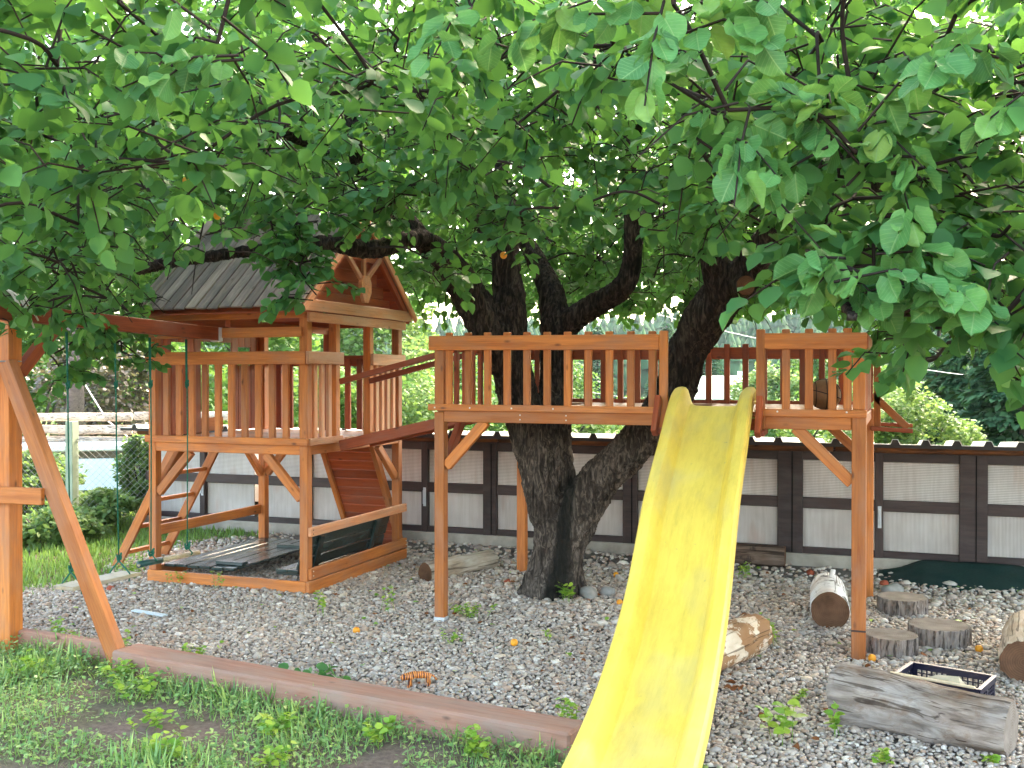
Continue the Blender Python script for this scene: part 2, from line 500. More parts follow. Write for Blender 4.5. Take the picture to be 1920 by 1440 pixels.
M_['lawn_far'] = mat_leaf('far_lawn', (0.08, 0.18, 0.04), (0.12, 0.25, 0.055), (0.19, 0.32, 0.075), 0.32, (0.34, 0.5, 0.09))
M_['bush'] = mat_leaf('bush_leaf', (0.028, 0.090, 0.024), (0.052, 0.135, 0.034), (0.09, 0.19, 0.045), 0.3, (0.2, 0.38, 0.06), 0.6, 0.15)
M_['bush_bright'] = mat_leaf('bright_bush_leaf', (0.055, 0.125, 0.038), (0.095, 0.18, 0.055), (0.16, 0.25, 0.085), 0.3, (0.26, 0.4, 0.09), 0.6, 0.15)
M_['conifer'] = mat_leaf('conifer_needle', (0.012, 0.042, 0.020), (0.024, 0.068, 0.030), (0.04, 0.10, 0.042), 0.10, (0.1, 0.25, 0.05), 0.9, 0.04)
M_['dry_bush'] = mat_leaf('brown_bush_leaf', (0.07, 0.06, 0.045), (0.11, 0.085, 0.065), (0.12, 0.13, 0.06), 0.2, (0.2, 0.2, 0.08))

def mat_pebble():
    t = NT('river_pebble')
    i = t.island()
    c = t.ramp(i, [(0.0, (0.20, 0.165, 0.145)), (0.16, (0.33, 0.28, 0.25)), (0.34, (0.44, 0.395, 0.36)), (0.48, (0.37, 0.36, 0.355)),
                   (0.62, (0.52, 0.445, 0.375)), (0.75, (0.38, 0.275, 0.215)), (0.89, (0.54, 0.505, 0.47)), (1.0, (0.68, 0.65, 0.62))])
    v = t.coords((1, 1, 1), rand=False)
    f = t.noise(v, 70, 3, 0.6)
    c = t.mix(c, t.ramp(f, [(0.3, (0.75, 0.75, 0.75)), (0.7, (1.1, 1.1, 1.1))]), 0.8, 'MULTIPLY')
    c = t.mix(c, (1.05, 0.985, 0.90), 1.0, 'MULTIPLY')
    return t.set(0.65, 0.3, c)
M_['pebble'] = mat_pebble()

def mat_ground():
    t = NT('ground_soil')
    v = t.coords((1, 1, 1), rand=False)
    a = t.noise(v, 1.1, 6, 0.65)
    b = t.noise(v, 28, 5, 0.7)
    soil = t.ramp(b, [(0.25, (0.10, 0.070, 0.057)), (0.55, (0.19, 0.138, 0.115)), (0.8, (0.28, 0.215, 0.185))])
    grass = t.ramp(b, [(0.3, (0.05, 0.11, 0.025)), (0.7, (0.10, 0.18, 0.04))])
    # open meadow beyond the yard
    sx = t.n('ShaderNodeSeparateXYZ'); tc = t.n('ShaderNodeTexCoord'); t.l(tc.outputs['Object'], sx.inputs[0])
    m1 = t.n('ShaderNodeMapRange'); m1.inputs[1].default_value = 10.5; m1.inputs[2].default_value = 12.5
    t.l(sx.outputs['Y'], m1.inputs[0])
    c = t.mix(soil, grass, m1.outputs[0])
    gp = t.ramp(a, [(0.45, (0, 0, 0)), (0.6, (1, 1, 1))])
    c = t.mix(c, grass, t.mix((0, 0, 0), gp, 0.25))
    t.bump(b, 0.6, 0.02)
    return t.set(0.95, 0.1, c)
M_['ground'] = mat_ground()

def mat_gravel_bed():
    t = NT('gravel_bed')
    v = t.coords((1, 1, 1), rand=False)
    b = t.noise(v, 60, 5, 0.7)
    c = t.ramp(b, [(0.3, (0.10, 0.09, 0.08)), (0.7, (0.27, 0.245, 0.22))])
    t.bump(b, 0.8, 0.02)
    return t.set(0.95, 0.1, c)
M_['gravel_bed'] = mat_gravel_bed()

def mat_pane(name, axis):
    t = NT(name)
    tc = t.n('ShaderNodeTexCoord')
    w = t.n('ShaderNodeTexWave', bands_direction=axis)
    w.inputs['Scale'].default_value = 22 if axis == 'Z' else 30
    w.inputs['Distortion'].default_value = 0.15
    t.l(tc.outputs['Object'], w.inputs['Vector'])
    v = t.coords((1, 1, 1))
    f = t.noise(v, 2.2, 3, 0.5)
    c = t.ramp(f, [(0.3, (0.68, 0.65, 0.635)), (0.5, (0.78, 0.76, 0.75)), (0.7, (0.86, 0.85, 0.845))])
    v3 = t.coords((5, 1, 1))
    f3 = t.noise(v3, 1.3, 3, 0.5)
    c = t.mix(c, (0.60, 0.36, 0.26), t.ramp(f3, [(0.60, (0, 0, 0)), (0.78, (0.55, 0.55, 0.55))]))
    st = t.noise(t.coords((14, 1, 1.2)), 2.2, 4, 0.6)
    c = t.mix(c, t.ramp(st, [(0.35, (0.78, 0.76, 0.74)), (0.6, (1, 1, 1))]), 0.5, 'MULTIPLY')
    c = t.mix(c, t.ramp(w.outputs['Fac'], [(0.1, (0.55, 0.53, 0.53)), (0.55, (1, 1, 1))]), 0.8, 'MULTIPLY')
    t.bump(w.outputs['Fac'], 0.35, 0.004)
    t.set(0.22, 0.5, c)
    tr = t.n('ShaderNodeBsdfTranslucent'); t.l(c, tr.inputs['Color'])
    mx = t.n('ShaderNodeMixShader'); mx.inputs[0].default_value = 0.45
    t.l(t.b.outputs[0], mx.inputs[1]); t.l(tr.outputs[0], mx.inputs[2])
    t.l(mx.outputs[0], t.out.inputs['Surface'])
    return t.m
M_['pane_h'] = mat_pane('ribbed_pane_horizontal', 'Z')
M_['pane_v'] = mat_pane('ribbed_pane_vertical', 'X')

# ------------------------------------------------------------------ terrain
def sstep(t):
    t = np.clip(t, 0, 1)
    return t * t * (3 - 2 * t)

def hgt(x, y):
    x = np.asarray(x, float); y = np.asarray(y, float)
    h = -2.6 * sstep((y - 16) / 26)
    h = h + 15 * sstep((y - 110) / 150) * (0.8 + 0.25 * np.sin(x * 0.012 + 1.0) + 0.12 * np.sin(x * 0.031))
    return h

def build_ground():
    xs = np.concatenate([np.linspace(-900, -60, 18), np.linspace(-50, 40, 61), np.linspace(50, 900, 18)])
    ys = np.concatenate([np.linspace(-300, -20, 8), np.linspace(-10, 60, 71), np.linspace(70, 300, 30), np.linspace(340, 1200, 8)])
    X, Y = np.meshgrid(xs, ys)
    Z = hgt(X, Y)
    V = np.stack([X.ravel(), Y.ravel(), Z.ravel()], 1)
    nx, ny = len(xs), len(ys)
    i, j = np.meshgrid(np.arange(nx - 1), np.arange(ny - 1))
    a = (j * nx + i).ravel()
    F = np.stack([a, a + 1, a + nx + 1, a + nx], 1)
    tag(obj('ground', np_mesh('ground', V, F, M_['ground'], True)), kind='structure')
build_ground()

def gravel_edge_left(y):      # world X of the ragged left edge of the gravel
    return -6.55 - 0.25 * math.sin(y * 1.7) - 0.12 * math.sin(y * 5.1) - max(0, 6.6 - y) * 0.55

def border_y(x):              # back edge of the timber border
    return 4.96 - 0.135 * (x + 4.25)

def build_gravel():
    V, F = [], []
    ys = np.linspace(4.3, 9.7, 40)
    for y in ys:
        x0 = gravel_edge_left(y)
        for k in range(12):
            x = x0 + (2.2 - x0) * k / 11
            V.append((x, max(y, border_y(x) - 0.06), 0.004))
    for j in range(len(ys) - 1):
        for k in range(11):
            a = j * 12 + k
            F.append((a, a + 1, a + 13, a + 12))
    tag(obj('gravel_bed', mesh_data('gravel_bed', V, F, M_['gravel_bed'])), kind='structure')
    # pebbles
    phi = (1 + 5 ** 0.5) / 2
    ico = np.array([(-1, phi, 0), (1, phi, 0), (-1, -phi, 0), (1, -phi, 0), (0, -1, phi), (0, 1, phi), (0, -1, -phi), (0, 1, -phi), (phi, 0, -1), (phi, 0, 1), (-phi, 0, -1), (-phi, 0, 1)], float)
    ico /= np.linalg.norm(ico[0])
    tri = np.array([(0, 11, 5), (0, 5, 1), (0, 1, 7), (0, 7, 10), (0, 10, 11), (1, 5, 9), (5, 11, 4), (11, 10, 2), (10, 7, 6), (7, 1, 8), (3, 9, 4), (3, 4, 2), (3, 2, 6), (3, 6, 8), (3, 8, 9), (4, 9, 5), (2, 4, 11), (6, 2, 10), (8, 6, 7), (9, 8, 1)])
    P = []
    def scatter(x0, x1, y0, y1, sp):
        nx, ny = int((x1 - x0) / sp), int((y1 - y0) / sp)
        gx, gy = np.meshgrid(np.arange(nx), np.arange(ny))
        x = x0 + (gx.ravel() + rng.random(nx * ny)) * sp
        y = y0 + (gy.ravel() + rng.random(nx * ny)) * sp
        return np.stack([x, y, np.full(len(x), sp)], 1)
    P = np.concatenate([scatter(-7.6, 1.5, 4.2, 6.6, 0.0225), scatter(-7.6, 1.5, 6.6, 8.2, 0.0275), scatter(-7.6, 1.7, 8.2, 9.62, 0.035)])
    ed = -6.55 - 0.25 * np.sin(P[:, 1] * 1.7) - 0.12 * np.sin(P[:, 1] * 5.1) - np.maximum(0, 6.6 - P[:, 1]) * 0.55
    keep = (P[:, 0] > ed + rng.normal(0, 0.06, len(P))) & (P[:, 1] > 4.96 - 0.135 * (P[:, 0] + 4.25) + 0.0)
    tr = ((P[:, 0] + 2.55) ** 2 + (P[:, 1] - 7.65) ** 2) > 0.24 ** 2
    # bare earth strip along the shed, thinner stones
    thin = rng.random(len(P)) > np.clip((P[:, 1] - 8.55) / 0.7, 0, 1) * 0.75
    P = P[keep & tr & thin]
    n = len(P)
    s = P[:, 2] * (0.42 + 0.34 * rng.random(n) ** 1.5)
    big = rng.random(n) < 0.045
    s[big] *= 1.6 + rng.random(big.sum()) * 0.7
    sc3 = np.stack([s * (0.85 + 0.5 * rng.random(n)), s * (0.75 + 0.35 * rng.random(n)), s * (0.42 + 0.3 * rng.random(n))], 1)
    base = ico[None] * (1 + 0.22 * (rng.random((n, 12, 1)) - 0.5))
    v = base * sc3[:, None, :]
    yaw = rng.random(n) * 2 * np.pi
    tilt = rng.normal(0, 0.35, n)
    ct, st = np.cos(tilt), np.sin(tilt)
    y2 = v[..., 1] * ct[:, None] - v[..., 2] * st[:, None]
    z2 = v[..., 1] * st[:, None] + v[..., 2] * ct[:, None]
    cyw, syw = np.cos(yaw), np.sin(yaw)
    x3 = v[..., 0] * cyw[:, None] - y2 * syw[:, None]
    y3 = v[..., 0] * syw[:, None] + y2 * cyw[:, None]
    heave = 0.012 * np.sin(P[:, 0] * 2.3) * np.sin(P[:, 1] * 2.9) + 0.012
    zc = 0.004 + heave * 0.6 + rng.random(n) * 0.012
    vv = np.stack([x3 + P[:, 0:1], y3 + P[:, 1:2], z2 + zc[:, None]], 2).reshape(-1, 3)
    ff = (tri[None] + (np.arange(n) * 12)[:, None, None]).reshape(-1, 3)
    o = obj('gravel', np_mesh('gravel', vv, ff, M_['pebble'], True))
    tag(o, 'grey and tan river pebbles covering the whole play yard', 'gravel', kind='stuff')
build_gravel()

# ------------------------------------------------------------------ foliage tools
LT = np.array([(0, 0, 0.0), (-.34, .12, .05), (-.50, .42, .09), (-.34, .76, .05), (0, 1.06, -.10), (.34, .76, .05), (.50, .42, .09), (.34, .12, .05), (0, .46, -.015)])
LF = np.array([(8, 0, 7), (8, 7, 6), (8, 6, 5), (8, 5, 4), (8, 4, 3), (8, 3, 2), (8, 2, 1), (8, 1, 0)])
ST = np.array([(0, 0, 0), (-.42, .5, .06), (0, 1.05, -.05), (.42, .5, .06)])       # four-corner leaf
SF = np.array([(0, 3, 1), (3, 2, 1)])
BT = np.array([(-.05, 0, 0), (.05, 0, 0), (.035, .55, .06), (0, 1, .22), (-.035, .55, .06)])
BF = np.array([(0, 1, 2), (0, 2, 4), (4, 2, 3)])

def leaf_frames(n, d, nrm):
    d = d / np.linalg.norm(d, axis=1, keepdims=True)
    x = np.cross(d, nrm)
    x /= np.maximum(np.linalg.norm(x, axis=1, keepdims=True), 1e-6)
    z = np.cross(x, d)
    return np.stack([x, d, z], 2)           # columns

def leaf_cloud(pos, d, nrm, size, T=LT, Fc=LF, curl=0.0):
    n = len(pos)
    A = leaf_frames(n, d, nrm)
    t = np.repeat(T[None], n, 0) * size[:, None, None]
    if curl:
        k = (1 + curl * rng.normal(0, 1, (n, 1)))
        t[..., 2] *= k
        t[..., 0] *= (0.82 + 0.3 * rng.random((n, 1)))
    v = np.einsum('nij,nkj->nki', A, t) + pos[:, None, :]
    f = (Fc[None] + (np.arange(n) * len(T))[:, None, None]).reshape(-1, Fc.shape[1])
    return v.reshape(-1, 3), f

def rand_dirs(n, down=0.6, spread=1.0):
    a = rng.random(n) * 2 * np.pi
    z = -down + rng.normal(0, 0.45, n)
    d = np.stack([np.cos(a) * spread, np.sin(a) * spread, z], 1)
    return d
def rand_up(n, tilt=0.6):
    u = np.stack([rng.normal(0, tilt, n), rng.normal(0, tilt, n), np.ones(n)], 1)
    return u

def crown_points(c, r, n, clumps=26, cs=0.34):
    """points in clumps over an ellipsoid"""
    c, r = np.array(c, float), np.array(r, float)
    u = rng.normal(0, 1, (clumps, 3)); u /= np.linalg.norm(u, axis=1, keepdims=True)
    q = c + u * r * (0.45 + 0.5 * rng.random((clumps, 1)) ** 0.6)
    k = rng.integers(0, clumps, n)
    s = rng.normal(0, 1, (n, 3)); s /= np.linalg.norm(s, axis=1, keepdims=True)
    return q[k] + s * r * cs * rng.random((n, 1)) ** 0.45

# ------------------------------------------------------------------ the apricot tree
LIMBS = {
 'trunk': [(-2.53,7.65,-0.12,0.245), (-2.52,7.65,-0.02,0.228), (-2.49,7.65,0.23,0.200), (-2.46,7.65,0.50,0.200), (-2.45,7.65,0.66,0.185)],
 'limbA': [(-2.52,7.65,0.60,0.175), (-2.64,7.65,1.05,0.165), (-2.79,7.60,1.55,0.150), (-2.84,7.55,1.89,0.150)],
 'A1': [(-2.85,7.55,1.80,0.17), (-3.06,7.40,2.23,0.142), (-3.20,7.20,2.55,0.105), (-3.31,6.90,2.70,0.078), (-3.47,6.50,2.59,0.064), (-3.72,6.20,2.61,0.051), (-4.10,6.00,2.55,0.043), (-4.67,5.90,2.49,0.040), (-4.93,5.80,2.43,0.033)],
 'A2': [(-2.84,7.55,1.90,0.145), (-2.88,7.60,2.47,0.118), (-2.90,7.50,2.87,0.095), (-3.01,7.30,3.30,0.081), (-2.72,7.10,3.70,0.070), (-2.89,6.90,4.05,0.057), (-2.98,6.60,4.53,0.044)],
 'limbB': [(-2.47,7.68,0.60,0.16), (-2.54,7.75,1.12,0.142), (-2.57,7.85,1.64,0.118), (-2.57,7.90,2.10,0.122)],
 'B1': [(-2.57,7.90,2.04,0.128), (-2.65,8.00,2.37,0.104), (-2.86,8.20,2.68,0.080), (-3.14,8.40,3.10,0.069), (-3.37,8.60,3.85,0.057)],
 'B2': [(-2.56,7.90,2.07,0.110), (-2.28,7.90,2.25,0.092), (-2.04,7.80,2.36,0.086), (-1.94,7.80,2.54,0.078), (-1.90,7.70,2.85,0.065), (-1.88,7.50,3.29,0.055), (-1.69,7.20,3.78,0.041), (-1.76,7.00,4.29,0.033)],
 'limbC': [(-2.40,7.65,0.48,0.165), (-2.15,7.60,0.90,0.152), (-1.81,7.55,1.22,0.142), (-1.55,7.50,1.58,0.142), (-1.43,7.50,1.91,0.145), (-1.25,7.40,2.17,0.155), (-1.04,7.30,2.38,0.138), (-0.97,7.22,2.38,0.11)],
 'C1': [(-1.14,7.32,2.24,0.126), (-1.22,7.20,2.53,0.092), (-1.29,7.10,2.81,0.069), (-1.21,7.00,3.04,0.061), (-1.28,6.80,3.29,0.063), (-1.18,6.50,3.65,0.053), (-1.11,6.20,4.00,0.044)],
 'C2': [(-1.06,7.30,2.34,0.130), (-0.79,7.00,2.63,0.091), (-0.46,6.60,2.72,0.062), (-0.11,6.10,2.75,0.038), (0.27,5.60,2.69,0.026), (0.45,5.00,2.87,0.021)],
 'C3': [(-1.26,6.80,3.30,0.049), (-1.41,6.60,3.54,0.031), (-1.83,6.20,3.58,0.023), (-2.10,6.00,3.62,0.020)],
 'A3': [(-3.27,7.02,2.64,0.079), (-3.67,6.80,3.17,0.067), (-3.78,6.60,3.33,0.065), (-3.95,6.30,3.38,0.063), (-4.09,6.00,3.41,0.054), (-4.43,5.60,3.18,0.042), (-4.56,5.30,2.96,0.034)],
 'A4': [(-3.71,6.72,3.25,0.050), (-3.66,6.50,3.60,0.045), (-3.73,6.30,3.93,0.037), (-3.88,6.20,4.28,0.033)],
 'C4': [(-1.02,7.30,2.40,0.074), (-0.78,8.00,2.99,0.060), (-0.35,8.60,3.40,0.050), (0.12,9.00,3.78,0.043)],
 'A5': [(-2.92,7.50,2.76,0.066), (-3.75,8.20,3.29,0.060), (-4.98,8.80,3.67,0.056), (-6.47,9.20,3.79,0.050)],
 'B3': [(-1.91,7.72,2.74,0.052), (-1.75,8.40,3.33,0.048), (-1.46,9.00,3.92,0.041), (-1.30,9.50,4.60,0.038)],
 'C5': [(-0.42,6.55,2.72,0.038), (-0.30,5.60,2.48,0.024), (-0.21,4.60,2.23,0.017), (-0.15,3.30,1.93,0.013), (-0.12,2.90,1.85,0.009)],
}
tree = thing('apricot_tree', (-2.55, 7.65, 0), 'big old apricot tree with forked dark trunk growing through the platform', 'tree')
limb_nodes = []

def build_trunk():
    bm_v, bm_f = [], []
    for k, pts in LIMBS.items():
        sp = spline(pts, 6)
        P = [Vector(p[:3]) for p in sp]
        r = [max(0.008, p[3]) for p in sp]
        for p, rr in zip(P, r):
            if p.z > 2.3: limb_nodes.append((p.copy(), rr))
        V, F = tube_arrays(P, r, 14, 0.10, len(k) + ord(k[-1]))
        o0 = len(bm_v)
        bm_v += V
        bm_f += [tuple(i + o0 for i in f) for f in F]
    # root flare
    for a in (0.3, 1.5, 2.6, 3.7, 4.8, 5.6):
        d = Vector((math.cos(a), math.sin(a), 0))
        V, F = tube_arrays([Vector((-2.50, 7.65, 0.50)) + d * 0.05, Vector((-2.51, 7.65, 0.18)) + d * 0.155, Vector((-2.52, 7.65, -0.08)) + d * 0.235], [0.07, 0.075, 0.065], 8)
        o0 = len(bm_v); bm_v += V; bm_f += [tuple(i + o0 for i in f) for f in F]
    # sawn-off stub on the right limb
    V, F = tube_arrays([Vector((-1.10, 7.3, 2.34)), Vector((-0.98, 7.10, 2.31))], [0.095, 0.075], 12)
    o0 = len(bm_v); bm_v += V; bm_f += [tuple(i + o0 for i in f) for f in F]
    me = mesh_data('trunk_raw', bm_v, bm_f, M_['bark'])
    tmp = bpy.data.objects.new('trunk_raw', me)
    col.objects.link(tmp)
    md = tmp.modifiers.new('r', 'REMESH'); md.mode = 'VOXEL'; md.voxel_size = 0.0135
    ms = tmp.modifiers.new('s', 'SMOOTH'); ms.factor = 0.6; ms.iterations = 4
    dg = bpy.context.evaluated_depsgraph_get()
    me2 = bpy.data.meshes.new_from_object(tmp.evaluated_get(dg))
    bpy.data.objects.remove(tmp)
    n = len(me2.vertices)
    co = np.empty(n * 3, np.float32); me2.vertices.foreach_get('co', co); co = co.reshape(-1, 3)
    no = np.empty(n * 3, np.float32); me2.vertices.foreach_get('normal', no); no = no.reshape(-1, 3)
    dsp = np.empty(n)
    for i in range(n):
        x, y, z = co[i]
        w = noise.noise((x * 2.1, y * 2.1, z * 2.1)) * 0.9
        a = noise.noise((x * 26 + w, y * 26, z * 5.0 + w))
        b = noise.noise((x * 45, y * 45, z * 14))
        dsp[i] = (0.45 - abs(a) * 1.9) * 0.026 + b * 0.008 + noise.noise((x * 3, y * 3, z * 3)) * 0.02
    fade = np.clip((3.4 - co[:, 2]) / 1.6, 0.25, 1)
    co = co + no * (dsp * fade)[:, None]
    me2.vertices.foreach_set('co', (co - np.array([-2.55, 7.65, 0], np.float32)).astype(np.float32).ravel())
    me2.polygons.foreach_set('use_smooth', [True] * len(me2.polygons))
    me2.name = 'trunk'
    me2.update()
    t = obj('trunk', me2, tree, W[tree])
    # pale sawn face on the stub
    V, F = tube_arrays([(0, 0, 0), (0.006, 0, 0)], [0.066, 0.064], 16, 0.1)
    Mx, _ = frame((-0.983, 7.105, 2.311), (-0.97, 7.083, 2.308))
    obj('cut_face', mesh_data('cut_face', V, F, M_['cut_brown']), tree, Mx)
build_trunk()

CP = np.array([(-4.19,3.24,1.85), (-3.02,2.33,2.06), (-2.10,1.62,2.16), (-3.73,3.52,1.83), (-2.69,2.53,2.05), (-1.87,1.76,2.15), (-3.82,3.91,1.82), (-2.75,2.82,2.06), (-1.91,1.96,2.18), (-3.86,4.32,1.88), (-2.78,3.11,2.13), (-1.93,2.16,2.25), (-4.12,4.87,2.08), (-2.97,3.51,2.31), (-2.06,2.44,2.40), (-4.18,5.28,2.47), (-3.01,3.80,2.61), (-2.09,2.64,2.63), (-3.87,5.39,2.44), (-2.79,3.88,2.59), (-1.94,2.70,2.61), (-3.45,5.33,2.32), (-2.49,3.84,2.49), (-1.73,2.67,2.53), (-3.30,5.50,2.39), (-2.38,3.96,2.55), (-1.65,2.75,2.58), (-3.14,5.88,2.50), (-2.26,4.24,2.64), (-1.57,2.94,2.66), (-2.95,6.27,2.28), (-2.12,4.52,2.50), (-1.48,3.14,2.58), (-2.76,6.45,2.47), (-1.99,4.65,2.64), (-1.38,3.23,2.68), (-2.24,5.90,2.46), (-1.61,4.25,2.60), (-1.12,2.95,2.61), (-1.61,5.38,2.43), (-1.16,3.88,2.54), (-0.81,2.69,2.54), (-1.32,5.49,2.58), (-0.95,3.96,2.64), (-0.66,2.75,2.61), (-1.01,5.39,2.35), (-0.73,3.88,2.47), (-0.51,2.70,2.48), (-0.67,4.88,2.25), (-0.48,3.52,2.36), (-0.34,2.44,2.38), (-0.48,4.31,2.21), (-0.35,3.10,2.30), (-0.24,2.16,2.31), (-0.25,2.79,1.76), (-0.21,2.37,1.82), (-0.17,1.96,1.99), (-0.14,2.73,1.72), (-0.12,2.32,1.78), (-0.10,1.91,1.95), (0.01,2.78,1.72), (0.01,2.36,1.78), (0.01,1.95,1.95), (0.15,3.05,1.79), (0.13,2.59,1.85), (0.10,2.13,2.02), (0.28,3.10,1.76), (0.24,2.63,1.83), (0.20,2.17,2.00), (0.45,2.94,1.73), (0.38,2.50,1.80), (0.31,2.06,1.96), (0.82,3.30,1.85), (0.70,2.80,1.90), (0.57,2.31,2.06), (-8.17,6.56,2.00), (-6.54,6.42,1.98), (-5.94,6.53,1.76), (-6.14,7.32,2.00), (-5.66,8.03,2.41), (-4.89,8.64,2.28), (-4.37,9.05,2.19), (-3.79,9.26,2.24), (-2.92,9.06,2.28), (-2.46,9.23,2.21), (-2.01,9.40,2.21), (-1.47,9.06,2.30), (-0.92,8.20,2.21), (-0.32,7.89,1.95), (0.20,7.55,1.75), (0.54,7.68,1.72), (1.05,7.86,1.72), (-8.01,9.83,2.72), (-5.34,11.36,2.63), (-2.34,12.48,2.63), (0.58,11.97,2.29),
 (-2.5,7.5,3.1), (-1.6,7.4,2.95), (-3.3,7.6,3.0), (-2.3,6.6,2.85), (-1.7,6.4,2.8), (-2.9,6.8,2.8), (-2.0,5.6,2.72), (-1.4,6.0,2.75), (-1.0,6.6,2.7), (-4.2,6.0,2.75), (-4.6,5.6,2.7), (-4.6,6.4,2.9), (-3.7,5.9,2.7), (-3.9,5.0,2.6), (-3.5,4.9,2.62), (-4.4,4.6,2.35), (-5.0,7.6,3.35), (-5.2,7.0,3.0), (-4.4,7.4,3.3), (-4.6,8.2,2.9), (-5.6,7.5,3.0)])

def zbot(x, y):
    d2 = (x[:, None] - CP[None, :, 0]) ** 2 + (y[:, None] - CP[None, :, 1]) ** 2 + 0.01
    w = d2 ** -2.0
    return (w * CP[None, :, 2]).sum(1) / w.sum(1)

CAM = np.array([0, 0, 1.7]); FWD = np.array([-math.sin(R(20.5)), math.cos(R(20.5)), 0])

def build_crown():
    n_try = 90000
    x = -2.1 + rng.uniform(-6.8, 6.8, n_try)
    y = 7.2 + rng.uniform(-6.0, 6.0, n_try)
    rho = np.sqrt(((x + 2.1) / 6.6) ** 2 + ((y - 7.2) / np.where(y < 7.2, 5.6, 5.8)) ** 2)
    zb = zbot(x, y)
    zt = np.maximum(zb + 0.45, 2.5 + 3.7 * np.clip(1 - rho ** 2, 0, 1) ** 0.75)
    z = zb + 0.16 + rng.random(n_try) ** 1.3 * (zt - zb)
    dist = np.linalg.norm(np.stack([x, y, z], 1) - CAM, axis=1)
    gd = np.array([0.055, 0.94, 0.335]); gd /= np.linalg.norm(gd)
    rel = np.stack([x, y, z], 1) - CAM
    tt = rel @ gd
    gap = np.linalg.norm(rel - tt[:, None] * gd, axis=1) < 0.14 + 0.028 * tt       # a thin place in the crown
    ok = (rho < 1) & (dist > 2.9) & ~gap
    C = np.stack([x, y, z], 1)[ok]
    sel = np.zeros((1500, 3)); m = 0
    for p in C:                                       # keep boughs apart
        if m == 0 or (((sel[:m] - p) * np.array([1, 1, 1.25])) ** 2).sum(1).min() > 0.385 ** 2:
            # the top of the crown is thinner than its skirt
            if p[2] > 3.15 + 0.17 * p[1] and rng.random() < 0.80: continue
            if p[1] < 5.2 and p[0] < -0.3 and rng.random() < 0.42: continue
            sel[m] = p; m += 1
            if m == 1500: break
    return sel[:m]

rng = np.random.default_rng(21)
boughs = build_crown()
LOW = np.array([(-0.16,3.15,1.95), (-0.07,3.07,1.97), (0.00,3.31,1.95), (0.10,3.35,1.93), (0.22,3.40,1.90), (0.32,3.32,1.92), (0.33,3.97,1.80), (0.17,4.34,1.83), (0.02,4.92,1.81), (-0.08,3.39,2.04), (-0.21,3.55,2.11), (-0.10,3.28,2.41), (0.02,3.43,2.33), (0.13,3.37,2.44), (0.25,3.41,2.34), (0.30,3.32,2.14), (0.20,3.50,2.17), (0.08,3.56,2.15), (-0.01,3.31,2.18), (-0.15,3.58,2.28), (0.11,3.68,2.70), (-0.09,3.71,2.75), (0.33,3.97,2.71), (-0.26,3.75,2.63), (-0.23,3.77,2.39), (-0.38,4.35,2.27), (-0.51,4.51,2.39), (-5.63,5.58,1.90), (-5.73,5.97,1.72), (-5.47,6.28,1.88), (-5.41,6.31,2.16), (-5.29,5.71,2.01), (-4.78,4.62,2.05), (-4.20,4.30,2.05), (-4.29,4.80,2.15), (-5.63,6.44,1.97), (-3.23,5.31,2.23), (-3.28,5.29,2.40), (-3.48,5.32,2.45), (-3.36,5.37,2.57), (-2.82,6.21,2.41), (-3.09,5.79,2.72), (-1.77,4.89,2.46), (-1.47,4.80,2.51), (-0.94,4.99,2.51), (-0.64,4.68,2.42), (-2.19,5.59,2.52), (-5.68,9.68,2.88), (-5.12,8.98,2.87), (-5.21,9.69,2.91), (-5.06,9.21,2.71), (-4.94,9.80,2.64), (-4.71,9.66,2.81), (-3.87,8.39,2.65), (-4.10,9.07,2.72), (-4.00,9.49,2.58), (-4.24,9.98,2.99), (-4.02,9.95,2.93), (-3.85,9.94,2.85), (-3.81,10.18,2.53), (-3.77,10.03,2.47), (-3.21,9.68,2.43), (-2.95,8.97,2.35), (-2.93,9.91,2.70), (-2.97,9.43,2.48), (-2.70,10.20,2.79), (-2.59,9.34,2.51), (-2.71,10.66,2.54), (-2.31,9.47,2.34), (-2.34,11.32,2.96), (-2.41,11.31,2.67), (-1.68,9.33,2.39), (-1.84,9.62,2.81), (-1.59,9.54,2.36), (-1.85,11.23,2.72), (-1.19,9.91,2.46), (-1.24,9.49,2.44), (-1.09,10.87,2.74), (-1.08,10.71,2.54), (-0.83,10.74,2.83), (-0.94,10.79,2.66)])     # low hanging sprays
LN = np.array([tuple(p) for p, r in limb_nodes])

